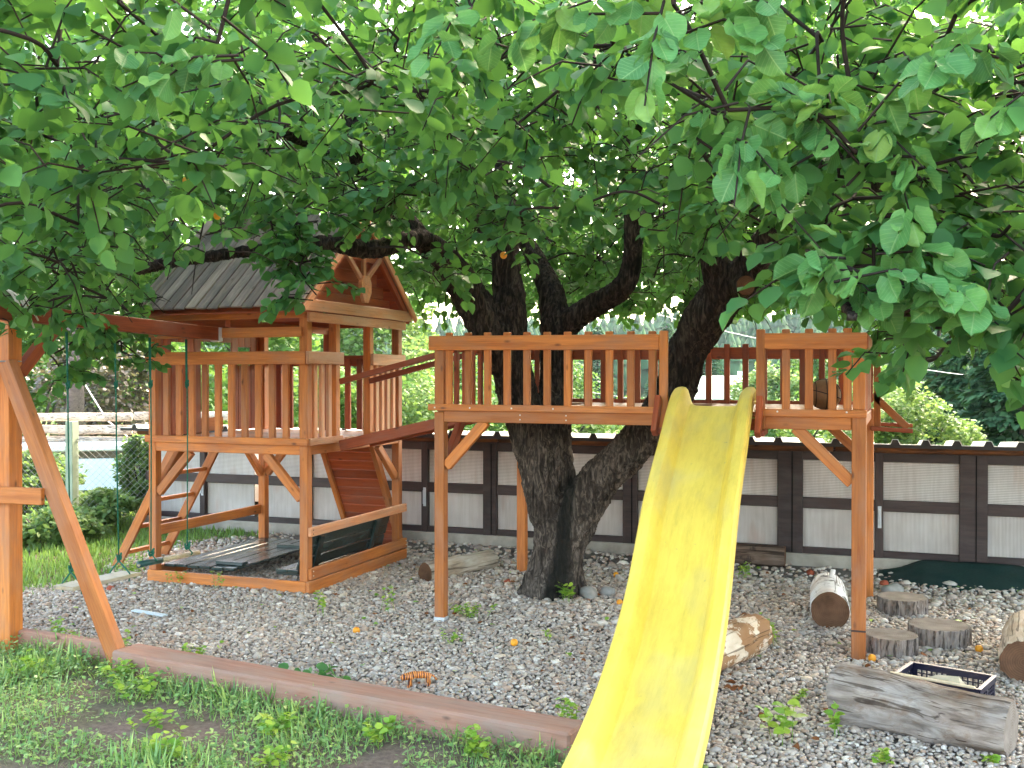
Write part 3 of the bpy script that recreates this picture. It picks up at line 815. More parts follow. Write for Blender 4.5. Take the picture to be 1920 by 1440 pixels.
def build_foliage():
    tw_v, tw_f = [], []
    def addtube(P, r, n):
        V, F = tube_arrays(P, r, n, 0, 0, False)
        o0 = len(tw_v)
        tw_v.extend([(v.x, v.y, v.z) for v in V])
        tw_f.extend([tuple(i + o0 for i in f) for f in F])
    LP, LD, LFREE = [], [], []
    # branches grow outwards: each bough hangs on the nearest limb or earlier bough
    dl = np.array([np.linalg.norm(LN - c, axis=1).min() for c in boughs])
    nodes = [tuple(p) for p in LN]
    allb = np.concatenate([boughs, LOW]); lowf = np.concatenate([np.zeros(len(boughs)), np.ones(len(LOW))])
    dl = np.concatenate([dl, np.array([np.linalg.norm(LN - c, axis=1).min() for c in LOW])])
    for k0 in np.argsort(dl):
        c = allb[k0]; low = lowf[k0]
        NA = np.array(nodes)
        d = np.linalg.norm((NA - c) * np.array([1, 1, 1.2]), axis=1)
        k = int(np.argmin(d + rng.random(len(d)) * 0.12))
        s = Vector(NA[k]); e = Vector(c)
        nodes.append(tuple(c))
        L = (e - s).length
        mid = s.lerp(e, 0.5) + Vector((rng.normal(0, 0.08), rng.normal(0, 0.08), 0.10 * L + rng.normal(0, 0.06)))
        r0 = min(0.016, 0.005 + 0.006 * L)
        if L < 3.2:
            pp = [Vector(p) for p in spline([tuple(s), tuple(mid), tuple(e)], 4)]
            addtube(pp, list(np.linspace(r0, 0.006, len(pp))), 5)
        ntw = (4 if c[1] < 5 else 7) if low else 8
        for q in range(ntw):
            u = Vector(rng.normal(0, 1, 3)); u.z = u.z * (0.35 if low else 0.6) - 0.1
            u.normalize()
            tl = (0.16 + 0.14 * rng.random()) if low else (0.22 + 0.26 * rng.random())
            a = e + Vector(rng.normal(0, 0.06, 3))
            b = a + u * tl * 0.55 + Vector((0, 0, 0.03))
            f = a + u * tl - Vector((0, 0, 0.05 * rng.random()))
            addtube([a, b, f], [0.005, 0.004, 0.0025], 3)
            nl = 12
            for w in range(nl):
                t = 0.15 + 0.85 * (w + rng.random()) / nl
                p = a.lerp(b, t / 0.5) if t < 0.5 else b.lerp(f, (t - 0.5) / 0.5)
                side = u.cross(Vector((0, 0, 1))) * (1 if w % 2 else -1)
                dd = u * 0.5 + side * (0.6 + 0.5 * rng.random()) + Vector((rng.normal(0, 0.3), rng.normal(0, 0.3), -0.55 + rng.normal(0, 0.4)))
                dd.normalize()
                LP.append(tuple(p + dd * 0.025)); LD.append(tuple(dd)); LFREE.append(bool(low))
    LP, LD = np.array(LP), np.array(LD)
    zb = zbot(LP[:, 0], LP[:, 1])
    free = np.array(LFREE)
    dist = np.linalg.norm(LP - CAM, axis=1)
    keep = (LP[:, 2] > np.where(free, -9, zb - 0.03)) & (dist > 1.75)
    LP, LD, dist = LP[keep], LD[keep], dist[keep]
    n = len(LP)
    N = rand_up(n, 0.55)
    S = 0.054 + 0.034 * rng.random(n)
    # nearest leaves in view become leaves of their own
    rel = LP - CAM
    dep = rel @ FWD
    sx = (rel @ np.array([math.cos(R(20.5)), math.sin(R(20.5)), 0])) / np.maximum(dep, 0.1)
    sy = (rel[:, 2]) / np.maximum(dep, 0.1)
    inview = (dep > 1.0) & (abs(sx) < 0.48) & (sy < 0.36) & (sy > -0.36)
    order = np.argsort(np.where(inview, dist, 1e9))
    near = order[:300]
    rest = np.ones(n, bool); rest[near] = False
    v, f = leaf_cloud(LP[rest], LD[rest], N[rest], S[rest], LT, LF, 0.5)
    base = np.array([-2.55, 7.65, 0])
    o = obj('foliage', np_mesh('foliage', v - base, f, M_['leaf'], True), tree, W[tree])
    o['kind'] = 'stuff'
    V = np.array(tw_v) - base
    o = obj('twigs', np_mesh('twigs', V, np.array(tw_f), M_['twig'], True), tree, W[tree])
    o['kind'] = 'stuff'
    # single leaves: three curled shapes of a finer mesh
    shapes = []
    for s in range(7):
        r2 = np.random.default_rng(40 + s)
        nu, nv = 7, 9
        VV, FF = [], []
        fold, bend, wave = 0.10 + 0.16 * r2.random(), 0.10 + 0.34 * r2.random(), r2.random() * 6
        for j in range(nv):
            t = j / (nv - 1)
            wd = 0.55 * (math.sin(math.pi * min(1, t * 0.90 + 0.08)) ** 0.62) * (1 - 0.15 * t)
            if j == 0: wd = 0.10
            if j == nv - 1: wd = 0.012
            for i in range(nu):
                q = (i / (nu - 1) - 0.5) * 2
                VV.append((q * wd, t * 1.06 - (0.07 if j == 0 and abs(q) > .4 else 0), abs(q) * fold * (1 - 0.4 * t) - bend * t * t + 0.05 * math.sin(wave + t * 11 + q * 2) * abs(q) ** 1.5))
        for j in range(nv - 1):
            for i in range(nu - 1):
                a = j * nu + i
                FF.append((a, a + 1, a + nu + 1, a + nu))
        shapes.append((VV, FF))
    datas = {}
    A = leaf_frames(len(near), LD[near], N[near])
    for q, k in enumerate(near):
        s = q % 7
        if s not in datas:
            datas[s] = mesh_data('leaf', [tuple(np.array(p)) for p in shapes[s][0]], shapes[s][1], M_['leaf_big'], True)
        Mx = Matrix([list(A[q][0]), list(A[q][1]), list(A[q][2])]).to_4x4()
        Mx = Matrix.Translation(Vector(LP[k])) @ Mx @ Matrix.Scale(float(S[k]) * 1.05, 4)
        obj('leaf', datas[s], tree, Mx)
    return n
n_leaves = build_foliage()
rng = np.random.default_rng(12)
print('leaves', n_leaves, 'boughs', len(boughs))

def ball_mesh(name, r, mat, seg=14, ring=9, squash=(1, 1, 1), dimple=0.0):
    V, F = [], []
    for j in range(ring + 1):
        th = math.pi * j / ring
        for i in range(seg):
            a = 2 * math.pi * i / seg
            k = 1 - dimple * math.exp(-((a - math.pi) / 0.35) ** 2) * math.sin(th) - dimple * 1.5 * math.exp(-(th / 0.5) ** 2)
            V.append((r * k * squash[0] * math.sin(th) * math.cos(a), r * k * squash[1] * math.sin(th) * math.sin(a), r * k * squash[2] * math.cos(th)))
    for j in range(ring):
        for i in range(seg):
            F.append((j * seg + i, (j + 1) * seg + i, (j + 1) * seg + (i + 1) % seg, j * seg + (i + 1) % seg))
    me = mesh_data(name, V, F, mat, True)
    bm = bmesh.new(); bm.from_mesh(me); bmesh.ops.remove_doubles(bm, verts=bm.verts, dist=1e-5); bm.to_mesh(me); bm.free()
    return me

apr_me = ball_mesh('apricot', 0.022, M_['fruit'], 14, 9, (1, 0.96, 1.05), 0.10)
for p in ((-4.32, 5.55, 2.96), (-2.28, 5.95, 2.44), (-3.6, 4.9, 2.6)):
    obj('fruit', apr_me, tree, Matrix.Translation(p))

# ------------------------------------------------------------------ shed
def build_shed():
    YF = 9.65
    t = thing('garden_shed', (-3, YF, 0), 'long low dark brown shed with ribbed white panes and sheet metal roof', 'shed')
    x0, x1 = -8.05, 3.2
    c = board('concrete_base', (x0, YF + 0.02, 0.03), (x1, YF + 0.02, 0.03), 0.17, 0.16, M_['concrete'], t, bev=0.01)
    obj('back_wall', box_mesh(x1 - x0, 0.17, 0.05, M_['brown']), t, Matrix.Translation(((x0 + x1) / 2, YF + 1.3, 0.06)))
    board('back_rail', (x0, YF + 1.3, 0.96), (x1, YF + 1.3, 0.96), 0.07, 0.05, M_['brown'], t)
    for i in range(9):
        a, b = x0 + (x1 - x0) * i / 9, x0 + (x1 - x0) * (i + 1) / 9
        obj('added_back_pane', box_mesh(b - a - 0.07, 0.78, 0.010, M_['pane_v'], 0.001), t, Matrix.Translation(((a + b) / 2, YF + 1.3, 0.535)))  # unseen panes added so light from behind makes the front panes glow
        post('back_post', b - 0.035 if i < 8 else b - 0.1, YF + 1.3, 0.14, 0.93, 0.06, M_['brown'], t)
    for x in (x0 + 0.03, x1 - 0.03):
        obj('end_wall', box_mesh(0.06, 0.93, 1.22, M_['brown']), t, Matrix.Translation((x, YF + 0.67, 0.58)))
    board('bottom_rail', (x0, YF, 0.143), (x1, YF, 0.143), 0.058, 0.07, M_['brown'], t)
    board('middle_rail', (x0, YF, 0.568), (x1, YF, 0.568), 0.098, 0.062, M_['brown'], t)
    board('top_rail', (x0, YF, 0.998), (x1, YF, 0.998), 0.094, 0.07, M_['brown'], t)
    xs = []
    for re in (3.10, 1.98, 0.47, -1.04, -2.47, -3.90, -5.27, -6.62):
        pan = [(re - 1.29, re - 0.68), (re - 0.61, re)]
        if re == 3.10: pan = [(2.25, 3.10)]
        for (a, b) in pan:
            for (z0, z1, m) in ((0.172, 0.519, 'pane_v'), (0.617, 0.951, 'pane_h')):
                g = obj('pane', box_mesh(b - a, z1 - z0, 0.012, M_[m], 0.001), t, Matrix.Translation(((a + b) / 2, YF + 0.012, (z0 + z1) / 2)))
            xs.append((a, b))
        # stile between the two leaves with a handle
        if re != 3.10:
            sx = re - 0.645
            post('stile', sx, YF - 0.012, 0.115, 1.04, 0.069, M_['brown'], t)
            h = board('door_handle', (sx + 0.005, YF - 0.075, 0.40), (sx + 0.005, YF - 0.075, 0.54), 0.016, 0.014, M_['galv'], t, bev=0.003)
            obj('handle_plate', box_mesh(0.03, 0.19, 0.006, M_['galv'], 0.001), t, Matrix.Translation((sx + 0.005, YF - 0.05, 0.47)))
    xs.sort()
    for (a, b), (c_, d) in zip(xs, xs[1:]):
        if c_ - b > 0.08:
            w = c_ - b
            obj('door_post', box_mesh(w, 0.94, 0.08, M_['brown']), t, Matrix.Translation(((b + c_) / 2, YF - 0.008, 0.575)))
            obj('door_gap', box_mesh(0.008, 0.9, 0.004, M_['black'], 0), t, Matrix.Translation(((b + c_) / 2 + 0.02, YF - 0.052, 0.575)))
    # rough log fascia
    xx = x0 - 0.05
    k = 0
    while xx < x1:
        L = random.uniform(1.2, 1.9)
        xe = min(xx + L, x1 + 0.05)
        pts = [(xx + (xe - xx) * i / 5, YF - 0.075 + random.uniform(-.008, .008), 1.066 + random.uniform(-.006, .006)) for i in range(6)]
        tube('fascia_log', pts, [0.030 + random.uniform(-.004, .004) for _ in pts], M_['fascia'], t, 9, 0.2, k)
        xx = xe + 0.02; k += 1
    # roof: trapezoid sheet, one panel about one metre wide
    per, nper = 0.2425, 4
    x = x0 - 0.2
    while x < x1 + 0.2:
        prof = []
        for i in range(nper):
            b = i * per
            prof += [(b, 0), (b + 0.165, 0), (b + 0.185, 0.042), (b + 0.2225, 0.042)]
        prof.append((nper * per, 0))
        V, F = [], []
        ya, yb = -0.22, 1.42
        for (yy, dz) in ((ya, 0.0), (yb, -0.10)):
            for (px, pz) in prof: V.append((px, yy, pz + dz))
        m = len(prof)
        for i in range(m - 1): F.append((i, i + 1, m + i + 1, m + i))
        me = mesh_data('roof_sheet', V, F, M_['roof_metal'])
        o = obj('roof_sheet', me, t, Matrix.Translation((x, YF, 1.115)))
        sd = o.modifiers.new('thick', 'SOLIDIFY'); sd.thickness = 0.006; sd.offset = 1
        # dark foam filler under the corrugation at the eave
        V2 = [(px, ya + 0.015, pz - 0.002) for px, pz in prof] + [(px, ya + 0.015, -0.03) for px, pz in prof]
        F2 = [(i + 1, i, m + i, m + i + 1) for i in range(m - 1)]
        o2 = obj('eave_filler', mesh_data('eave_filler', V2, F2, M_['roof_edge']), t, Matrix.Translation((x, YF, 1.115)))
        s2 = o2.modifiers.new('thick', 'SOLIDIFY'); s2.thickness = 0.03; s2.offset = -1
        x += nper * per
build_shed()

# ------------------------------------------------------------------ play tower
S, SR, SP = M_['stain'], M_['stain_red'], M_['stain_pale']
tower = thing('play_tower', (-5.0, 7.8, 0), 'orange wooden play tower with grey board gable roof and railings', 'playhouse')
def build_tower():
    t = tower
    xl, xr, yf, yb = -5.765, -4.33, 7.005, 8.565
    for (x, y) in ((xl, yf), (xr, yf), (xl, yb), (xr, yb)):
        post('post', x, y, -0.02, 2.15, 0.072, S, t)
    for y in (7.445, 8.02):
        post('middle_post', xr, y, 1.18, 2.13, 0.068, S, t)
    post('middle_post', -5.05, yb, 1.18, 2.13, 0.068, SR, t)
    # sandbox boards
    board('sandbox_board', (xl - 0.03, yf - 0.05, 0.045), (xr + 0.035, yf - 0.05, 0.045), 0.13, 0.03, S, t)
    board('sandbox_board', (xr + 0.052, yf - 0.065, 0.04), (xr + 0.052, yb + 0.07, 0.04), 0.145, 0.03, S, t)
    board('sandbox_board', (xl - 0.05, yf, 0.06), (xl - 0.05, yb, 0.06), 0.12, 0.028, S, t)
    board('sandbox_board', (xl, yb + 0.05, 0.05), (xr, yb + 0.05, 0.05), 0.10, 0.028, S, t)
    board('side_rail', (xr + 0.052, yf - 0.03, 0.165), (xr + 0.052, yb + 0.07, 0.165), 0.088, 0.03, S, t)
    b = board('side_rail', (xr + 0.052, yf - 0.03, 0.49), (xr + 0.052, yb + 0.07, 0.49), 0.072, 0.03, SP, t)
    b['label'] = 'paler new rail with showing wood grain'
    for y in (yf, yb + 0.05):
        for z in (0.475, 0.505, 0.15, 0.185):
            obj('screw', box_mesh(0.008, 0.008, 0.004, M_['screw'] if z < 0.3 else M_['seam'], 0.001), t, Matrix.Translation((xr + 0.069, y, z)) @ Matrix.Rotation(R(90), 4, 'Z'))
    board('side_rail', (xl - 0.02, yf + 0.03, 0.42), (xl - 0.02, yb - 0.03, 0.42), 0.085, 0.03, S, t)
    # deck frame and planks
    board('deck_beam', (xl + 0.036, yf - 0.004, 1.125), (xr - 0.036, yf - 0.004, 1.125), 0.078, 0.06, S, t)
    board('deck_beam', (xl + 0.036, yb, 1.125), (xr - 0.036, yb, 1.125), 0.078, 0.06, SR, t)
    for x in (xl, xr):
        board('deck_beam', (x + 0.003, yf + 0.036, 1.125), (x + 0.003, yb - 0.036, 1.125), 0.078, 0.06, S, t)
    n = 13
    for i in range(n):
        y = yf + 0.02 + (yb - yf - 0.04) * i / (n - 1)
        board('deck_plank', (xl - 0.02, y, 1.178), (xr + 0.02, y, 1.178), 0.026, 0.112, SP, t)
    board('deck_edge', (xl - 0.05, yf - 0.055, 1.188), (xr + 0.055, yf - 0.055, 1.188), 0.056, 0.03, S, t)
    board('deck_edge', (xr + 0.052, yf - 0.04, 1.188), (xr + 0.052, 7.47, 1.188), 0.055, 0.028, SP, t)
    board('deck_edge', (xr + 0.052, 8.0, 1.188), (xr + 0.052, yb + 0.04, 1.188), 0.055, 0.028, SP, t)
    # braces
    for (p, q) in (((xl + 0.04, yf, 0.74), (xl + 0.36, yf, 1.085)), ((xr - 0.04, yf, 0.74), (xr - 0.36, yf, 1.085)),
                   ((xl, yf + 0.04, 0.76), (xl, yf + 0.34, 1.085)), ((xl, yb - 0.04, 0.76), (xl, yb - 0.34, 1.085)),
                   ((xr, yb - 0.04, 0.78), (xr, yb - 0.38, 1.085)), ((xl + 0.04, yb, 0.76), (xl + 0.32, yb, 1.085))):
        up = (0, 1, 0) if abs(p[1] - q[1]) < 0.01 else (1, 0, 0)
        board('brace', p, q, 0.05, 0.068, S, t, up=up)
    # railings: front
    board('top_rail', (xl - 0.045, yf - 0.052, 1.842), (xr + 0.035, yf - 0.052, 1.842), 0.102, 0.028, S, t)
    for i in range(10):
        x = -5.628 + i * 0.1262
        board('baluster', (x, yf - 0.022, 1.20), (x, yf - 0.022, 1.86), 0.03, 0.056, S, t, up=(0, 1, 0))
    # right side, two short railings either side of the bridge
    for (a, b) in ((yf - 0.066, 7.485), (7.985, yb + 0.045)):
        board('top_rail', (xr + 0.054, a, 1.842), (xr + 0.054, b, 1.842), 0.100, 0.028, SP, t)
    for y in (7.10, 7.205, 7.315, 8.12, 8.225, 8.33, 8.44):
        board('baluster', (xr + 0.022, y, 1.20), (xr + 0.022, y, 1.86), 0.03, 0.054, SP, t, up=(1, 0, 0))
    # back
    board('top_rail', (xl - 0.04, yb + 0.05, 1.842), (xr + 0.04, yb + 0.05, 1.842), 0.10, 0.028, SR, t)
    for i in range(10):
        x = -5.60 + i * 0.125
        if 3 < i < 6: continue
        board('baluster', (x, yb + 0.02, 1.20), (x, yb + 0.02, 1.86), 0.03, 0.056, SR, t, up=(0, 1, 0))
    # left side: house-like board wall with two window holes and a ladder opening
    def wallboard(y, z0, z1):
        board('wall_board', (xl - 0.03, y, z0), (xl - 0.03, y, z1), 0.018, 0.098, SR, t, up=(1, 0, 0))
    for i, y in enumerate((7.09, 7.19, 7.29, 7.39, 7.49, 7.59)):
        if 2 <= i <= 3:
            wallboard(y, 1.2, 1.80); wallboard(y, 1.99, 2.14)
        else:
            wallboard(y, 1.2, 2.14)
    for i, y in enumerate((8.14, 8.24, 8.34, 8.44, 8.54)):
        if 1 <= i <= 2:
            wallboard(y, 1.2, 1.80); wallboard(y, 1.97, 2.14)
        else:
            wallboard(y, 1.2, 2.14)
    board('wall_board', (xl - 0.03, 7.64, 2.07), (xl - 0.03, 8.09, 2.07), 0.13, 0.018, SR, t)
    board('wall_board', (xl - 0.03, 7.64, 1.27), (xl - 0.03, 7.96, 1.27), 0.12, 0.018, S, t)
    # upper front rail that carries the swing beam
    board('beam_rail', (xl, yf - 0.05, 2.042), (xr, yf - 0.05, 2.042), 0.078, 0.03, S, t)
    # roof beams
    board('roof_beam', (xl - 0.04, yf - 0.055, 2.185), (xr + 0.04, yf - 0.055, 2.185), 0.074, 0.032, S, t)
    board('roof_beam', (xl - 0.04, yb + 0.055, 2.185), (xr + 0.04, yb + 0.055, 2.185), 0.074, 0.032, SR, t)
    board('gable_beam', (xr + 0.056, yf - 0.05, 2.158), (xr + 0.056, yb + 0.05, 2.158), 0.076, 0.028, SP, t)
    board('gable_beam', (xr + 0.062, yf - 0.13, 2.249), (xr + 0.062, yb + 0.16, 2.249), 0.092, 0.028, SP, t)
    board('gable_beam', (xl - 0.03, yf, 2.19), (xl - 0.03, yb, 2.19), 0.12, 0.028, SR, t)
    board('tie_beam', (-5.05, yf, 2.12), (-5.05, yb, 2.12), 0.06, 0.05, SR, t)
    # roof boards, laid up the slope
    ridge = Vector((0, 7.80, 3.075)); ef = Vector((0, 6.80, 2.222)); eb = Vector((0, 8.79, 2.222))
    nb = 15
    X0, X1 = -5.83, -4.245
    wdt = (X1 - X0) / nb
    for i in range(nb):
        x = X0 + (i + 0.5) * wdt
        for e in (ef, eb):
            jl = random.uniform(-0.008, 0.008)
            d = (ridge - e).normalized()
            p0 = Vector((x, e.y, e.z)) + d * jl
            p1 = Vector((x, ridge.y, ridge.z)) - d * 0.004
            nrm = Vector((1, 0, 0)).cross(d)
            if nrm.z < 0: nrm = -nrm
            lift = nrm * (0.012 + random.uniform(-0.0025, 0.0025))
            o = board('roof_board', p0 + lift, p1 + lift, 0.018, wdt - 0.011, M_['roof_wood'], t, up=nrm, bev=0.003)
    # red-stained battens under the boards
    for e in (ef, eb):
        for f in (0.08, 0.35, 0.62, 0.9):
            p = e.lerp(ridge, f)
            board('roof_batten', (X0 + 0.02, p.y, p.z - 0.018), (X1 - 0.03, p.y, p.z - 0.018), 0.024, 0.06, SR, t)
    # lining boards below the roof: red underside
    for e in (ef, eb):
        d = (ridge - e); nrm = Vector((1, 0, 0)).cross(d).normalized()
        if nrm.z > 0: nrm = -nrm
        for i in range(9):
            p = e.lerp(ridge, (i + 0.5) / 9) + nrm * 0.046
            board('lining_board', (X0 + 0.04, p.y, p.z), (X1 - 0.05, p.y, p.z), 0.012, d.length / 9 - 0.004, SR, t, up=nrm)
    # barge boards on the right gable
    for e in (ef, eb):
        d = (ridge - e).normalized()
        a = Vector((X1 + 0.012, e.y, e.z - 0.028)) + d * 0.03; b = Vector((X1 + 0.012, ridge.y, ridge.z - 0.028))
        nn = Vector((1, 0, 0)).cross(d)
        board('barge_board', a, b, 0.055, 0.024, SP, t, up=nn)
        a2 = Vector((X1 - 0.03, e.y, e.z - 0.09)) + d * 0.12; b2 = Vector((X1 - 0.03, ridge.y, ridge.z - 0.09))
        board('rafter', a2, b2, 0.06, 0.04, SR, t, up=nn)
    # gable wall on the left, horizontal boards shortening upwards
    for i in range(7):
        z = 2.30 + i * 0.107
        hw = max(0.05, (3.02 - z - 0.05) / 0.865)
        board('gable_board', (X0 + 0.05, 7.80 - hw, z), (X0 + 0.05, 7.80 + hw, z), 0.103, 0.02, SR, t)
    for i in range(6):
        z = 2.33 + i * 0.107
        hw = max(0.05, (3.02 - z - 0.09) / 0.865)
        board('gable_board', (X1 - 0.13, 7.80 - hw, z), (X1 - 0.13, 7.80 + hw, z), 0.105, 0.02, SR, t)
    # deer head emblem: hexagonal face with three antlers
    cx, cy, cz = xr + 0.085, 7.80, 2.435
    hexo = [(-0.032, -0.115), (0.032, -0.115), (0.085, -0.03), (0.085, 0.055), (0.045, 0.110), (-0.045, 0.110), (-0.085, 0.055), (-0.085, -0.03)]
    V = [(0.02, y, z) for y, z in hexo] + [(-0.012, y, z) for y, z in hexo]
    m = len(hexo)
    F = [tuple(range(m)), tuple(reversed(range(m, 2 * m)))] + [(i, m + i, m + (i + 1) % m, (i + 1) % m) for i in range(m)]
    e = obj('gable_emblem', mesh_data('gable_emblem', V, F, SP), t, Matrix.Translation((cx, cy, cz)))
    e['label'] = 'pale hexagonal board like an animal head'
    for dy in (-0.30, 0.0, 0.30):
        top = 3.0 - abs(dy) * 0.95
        board('antler', (cx - 0.01, cy + dy * 0.14, cz + 0.08), (cx - 0.01, cy + dy, top), 0.045, 0.03, SP, t, up=(1, 0, 0) if False else (0, 1, 0))
    board('cross_tie', (cx - 0.03, 7.42, 2.70), (cx - 0.03, 8.18, 2.70), 0.06, 0.025, SR, t)
build_tower()

# ladder on the left of the tower
lad = thing('ladder', (-6.2, 7.7, 0), 'orange wooden ladder leaning on the left side of the tower', 'ladder')
for y in (7.37, 7.99):
    board('stringer', (-6.50, y, -0.01), (-5.815, y, 1.165), 0.03, 0.085, S, lad, up=(0, 1, 0))
for k in range(5):
    f = 0.12 + k * 0.2
    board('rung', (-6.50 + 0.685 * f, 7.385, 1.175 * f - 0.0), (-6.50 + 0.685 * f, 7.975, 1.175 * f - 0.0), 0.035, 0.045, S, lad)

# climbing ramp at the back of the tower
ramp = thing('climbing_ramp', (-4.95, 9.0, 0), 'red-brown plank climbing ramp leaning behind the tower', 'ramp')
def build_climb():
    a, b = Vector((0, 8.66, 1.16)), Vector((0, 9.33, -0.01))
    d = (b - a).normalized(); nrm = Vector((1, 0, 0)).cross(d)
    for x in (-5.215, -4.665):
        board('stringer', (x, a.y, a.z), (x, b.y, b.z), 0.075, 0.05, S, ramp, up=nrm)
    L = (b - a).length; n = 13
    for i in range(n):
        p = a + d * (L * (i + 0.5) / n)
        board('plank', (-5.19, p.y, p.z), (-4.69, p.y, p.z), L / n - 0.004, 0.018, SR, ramp, up=d)
build_climb()

# bridge between tower and platform
bridge = thing('sloping_bridge', (-3.66, 7.66, 1.2), 'sloping plank bridge with thin handrails from tower to platform', 'bridge')
def build_bridge():
    xa, xb, za, zb = -4.262, -3.03, 1.165, 1.44
    for y in (7.42, 7.92):
        board('bridge_beam', (xa, y, za - 0.03), (xb, y, zb - 0.03), 0.085, 0.04, SR, bridge)
        board('handrail', (xa, y + 0.0, 1.655), (xb, y, 1.955), 0.045, 0.045, SR, bridge)
    n = 11
    for i in range(n):
        f = (i + 0.5) / n
        x = xa + (xb - xa) * f; z = za + (zb - za) * f
        board('bridge_plank', (x, 7.445, z + 0.004), (x, 7.895, z + 0.004), 0.02, (xb - xa) / n - 0.008, S, bridge, up=(-0.2, 0, 1))
build_bridge()

# ------------------------------------------------------------------ raised platform
plat = thing('raised_platform', (-1.6, 7.4, 0), 'raised orange wooden platform on tall posts around the tree trunk', 'platform')
def build_platform():
    t = plat
    xl, xr, yf, yb = -2.962, -0.232, 6.53, 8.36
    post('post', xl, yf, 0.035, 1.455, 0.072, S, t)
    post('post', xr, yf, -0.02, 1.455, 0.082, S, t)
    post('post', -3.05, yb + 0.05, -0.02, 1.455, 0.075, S, t)
    post('post', xr, yb, -0.02, 1.455, 0.08, S, t)
    obj('post_anchor', box_mesh(0.078, 0.05, 0.078, M_['galv'], 0.003), t, Matrix.Translation((xl, yf, 0.02)))
    # joint line of dark paint wear on the front right post
    obj('post_band', box_mesh(0.0835, 0.012, 0.0835, M_['brown'], 0.001), t, Matrix.Translation((xr, yf, 0.185)))
    # corner uprights
    for (x, y, m) in ((xl, yf, S), (xr, yf, S), (-3.0, yb, SR), (xr, yb, SR)):
        post('corner_upright', x, y, 1.5, 1.885 if y < 7 else 1.93, 0.07, m, t)
    # beams
    ybm = yf - 0.012
    board('beam', (xl + 0.037, ybm, 1.425), (-1.40, ybm, 1.425), 0.078, 0.05, S, t)
    board('beam', (-0.80, ybm, 1.418), (xr - 0.042, ybm, 1.418), 0.082, 0.05, S, t)
    board('beam', (-1.44, yf + 0.05, 1.40), (-0.80, yf + 0.05, 1.40), 0.075, 0.045, SR, t)
    board('beam', (xl - 0.03, yb, 1.41), (xr, yb, 1.41), 0.078, 0.05, SR, t)
    for x in (xl, -1.42, -0.79, xr):
        board('beam', (x + 0.003, yf + 0.04, 1.415), (x + 0.003, yb - 0.04, 1.415), 0.075, 0.045, SR, t)
    # deck planks along X, cut out round the limbs of the tree
    n = 15
    for i in range(n):
        y = yf + 0.03 + (yb - yf - 0.06) * i / (n - 1)
        if 7.28 < y < 8.1:
            spans = ((xl, -3.02 if False else -2.98), (-2.33, -1.78), (-1.33, xr))
        else:
            spans = ((xl, xr),)
        for a, b in spans:
            if b - a > 0.06:
                board('deck_plank', (a - 0.02 if a == xl else a, y, 1.468), (b + 0.02 if b == xr else b, y, 1.468), 0.024, 0.116, SP, t)
    # toe boards
    board('toe_board', (-3.032, yf - 0.052, 1.487), (-1.43, yf - 0.052, 1.482), 0.044, 0.03, S, t)
    board('toe_board', (-0.795, yf - 0.052, 1.477), (xr + 0.045, yf - 0.052, 1.475), 0.046, 0.03, S, t)
    board('toe_board', (-3.03, yb + 0.05, 1.487), (xr, yb + 0.05, 1.48), 0.05, 0.03, SR, t)
    for x in (-2.98, -2.72, -2.42, -2.13, -0.70, -0.30):
        obj('screw', box_mesh(0.010, 0.010, 0.004, M_['screw'], 0.001), t, Matrix.Translation((x, yf - 0.0685, 1.485)))
    for x in (-2.37, -2.05):
        for z in (1.44, 1.41):
            obj('screw', box_mesh(0.008, 0.008, 0.004, M_['screw'], 0.001), t, Matrix.Translation((x, ybm - 0.027, z)))
    # front railing
    board('top_rail', (-3.03, yf - 0.045, 1.925), (-1.43, yf - 0.045, 1.915), 0.098, 0.03, S, t)
    board('top_rail', (-0.79, yf - 0.045, 1.912), (xr + 0.045, yf - 0.045, 1.908), 0.098, 0.03, S, t)
    for i in range(11):
        x = -2.893 + i * 0.1412
        board('baluster', (x, yf - 0.016, 1.465), (x, yf - 0.016, 1.996 - 0.001 * i), 0.03, 0.047, S, t, up=(0, 1, 0))
    for x in (-0.655, -0.520, -0.385, -0.298):
        board('baluster', (x, yf - 0.016, 1.465), (x, yf - 0.016, 1.985), 0.03, 0.047, S, t, up=(0, 1, 0))
    for x in (-1.402, -0.802):
        board('gate_post', (x, yf - 0.045, 1.375), (x, yf - 0.045, 1.985), 0.034, 0.052, S, t, up=(0, 1, 0))
    # slanted cheek boards beside the slide
    for x in (-1.425, -0.80):
        board('slide_cheek', (x, yf - 0.085, 1.565), (x, yf - 0.21, 1.345), 0.075, 0.035, SR, t, up=(0, 1, 0))
        board('slide_cheek', (x + 0.01, yf - 0.18, 1.355), (x + 0.01, yf + 0.02, 1.362), 0.035, 0.05, SR, t)
    # back railing
    board('top_rail', (-3.03, yb + 0.045, 1.885), (xr, yb + 0.045, 1.880), 0.095, 0.03, SR, t)
    for i in range(18):
        x = -2.90 + i * 0.1455
        board('baluster', (x, yb + 0.015, 1.455), (x, yb + 0.015, 1.955), 0.03, 0.045, SR, t, up=(0, 1, 0))
    # left side: short railing before the bridge; right side railing
    board('top_rail', (-3.01, 6.56, 1.915), (-3.01, 7.30, 1.915), 0.09, 0.03, SR, t)
    for y in (6.70, 6.85, 7.0, 7.15, 7.30):
        board('baluster', (-2.985, y, 1.46), (-2.985, y, 1.95), 0.03, 0.045, SR, t, up=(1, 0, 0))
    board('top_rail', (xr + 0.035, 6.56, 1.905), (xr + 0.035, 8.36, 1.895), 0.09, 0.03, SR, t)
    for y in (6.72, 6.88, 7.04, 7.2, 7.36, 7.52, 7.68, 7.84, 8.0, 8.16):
        board('baluster', (xr + 0.01, y, 1.46), (xr + 0.01, y, 1.95), 0.03, 0.045, SR, t, up=(1, 0, 0))
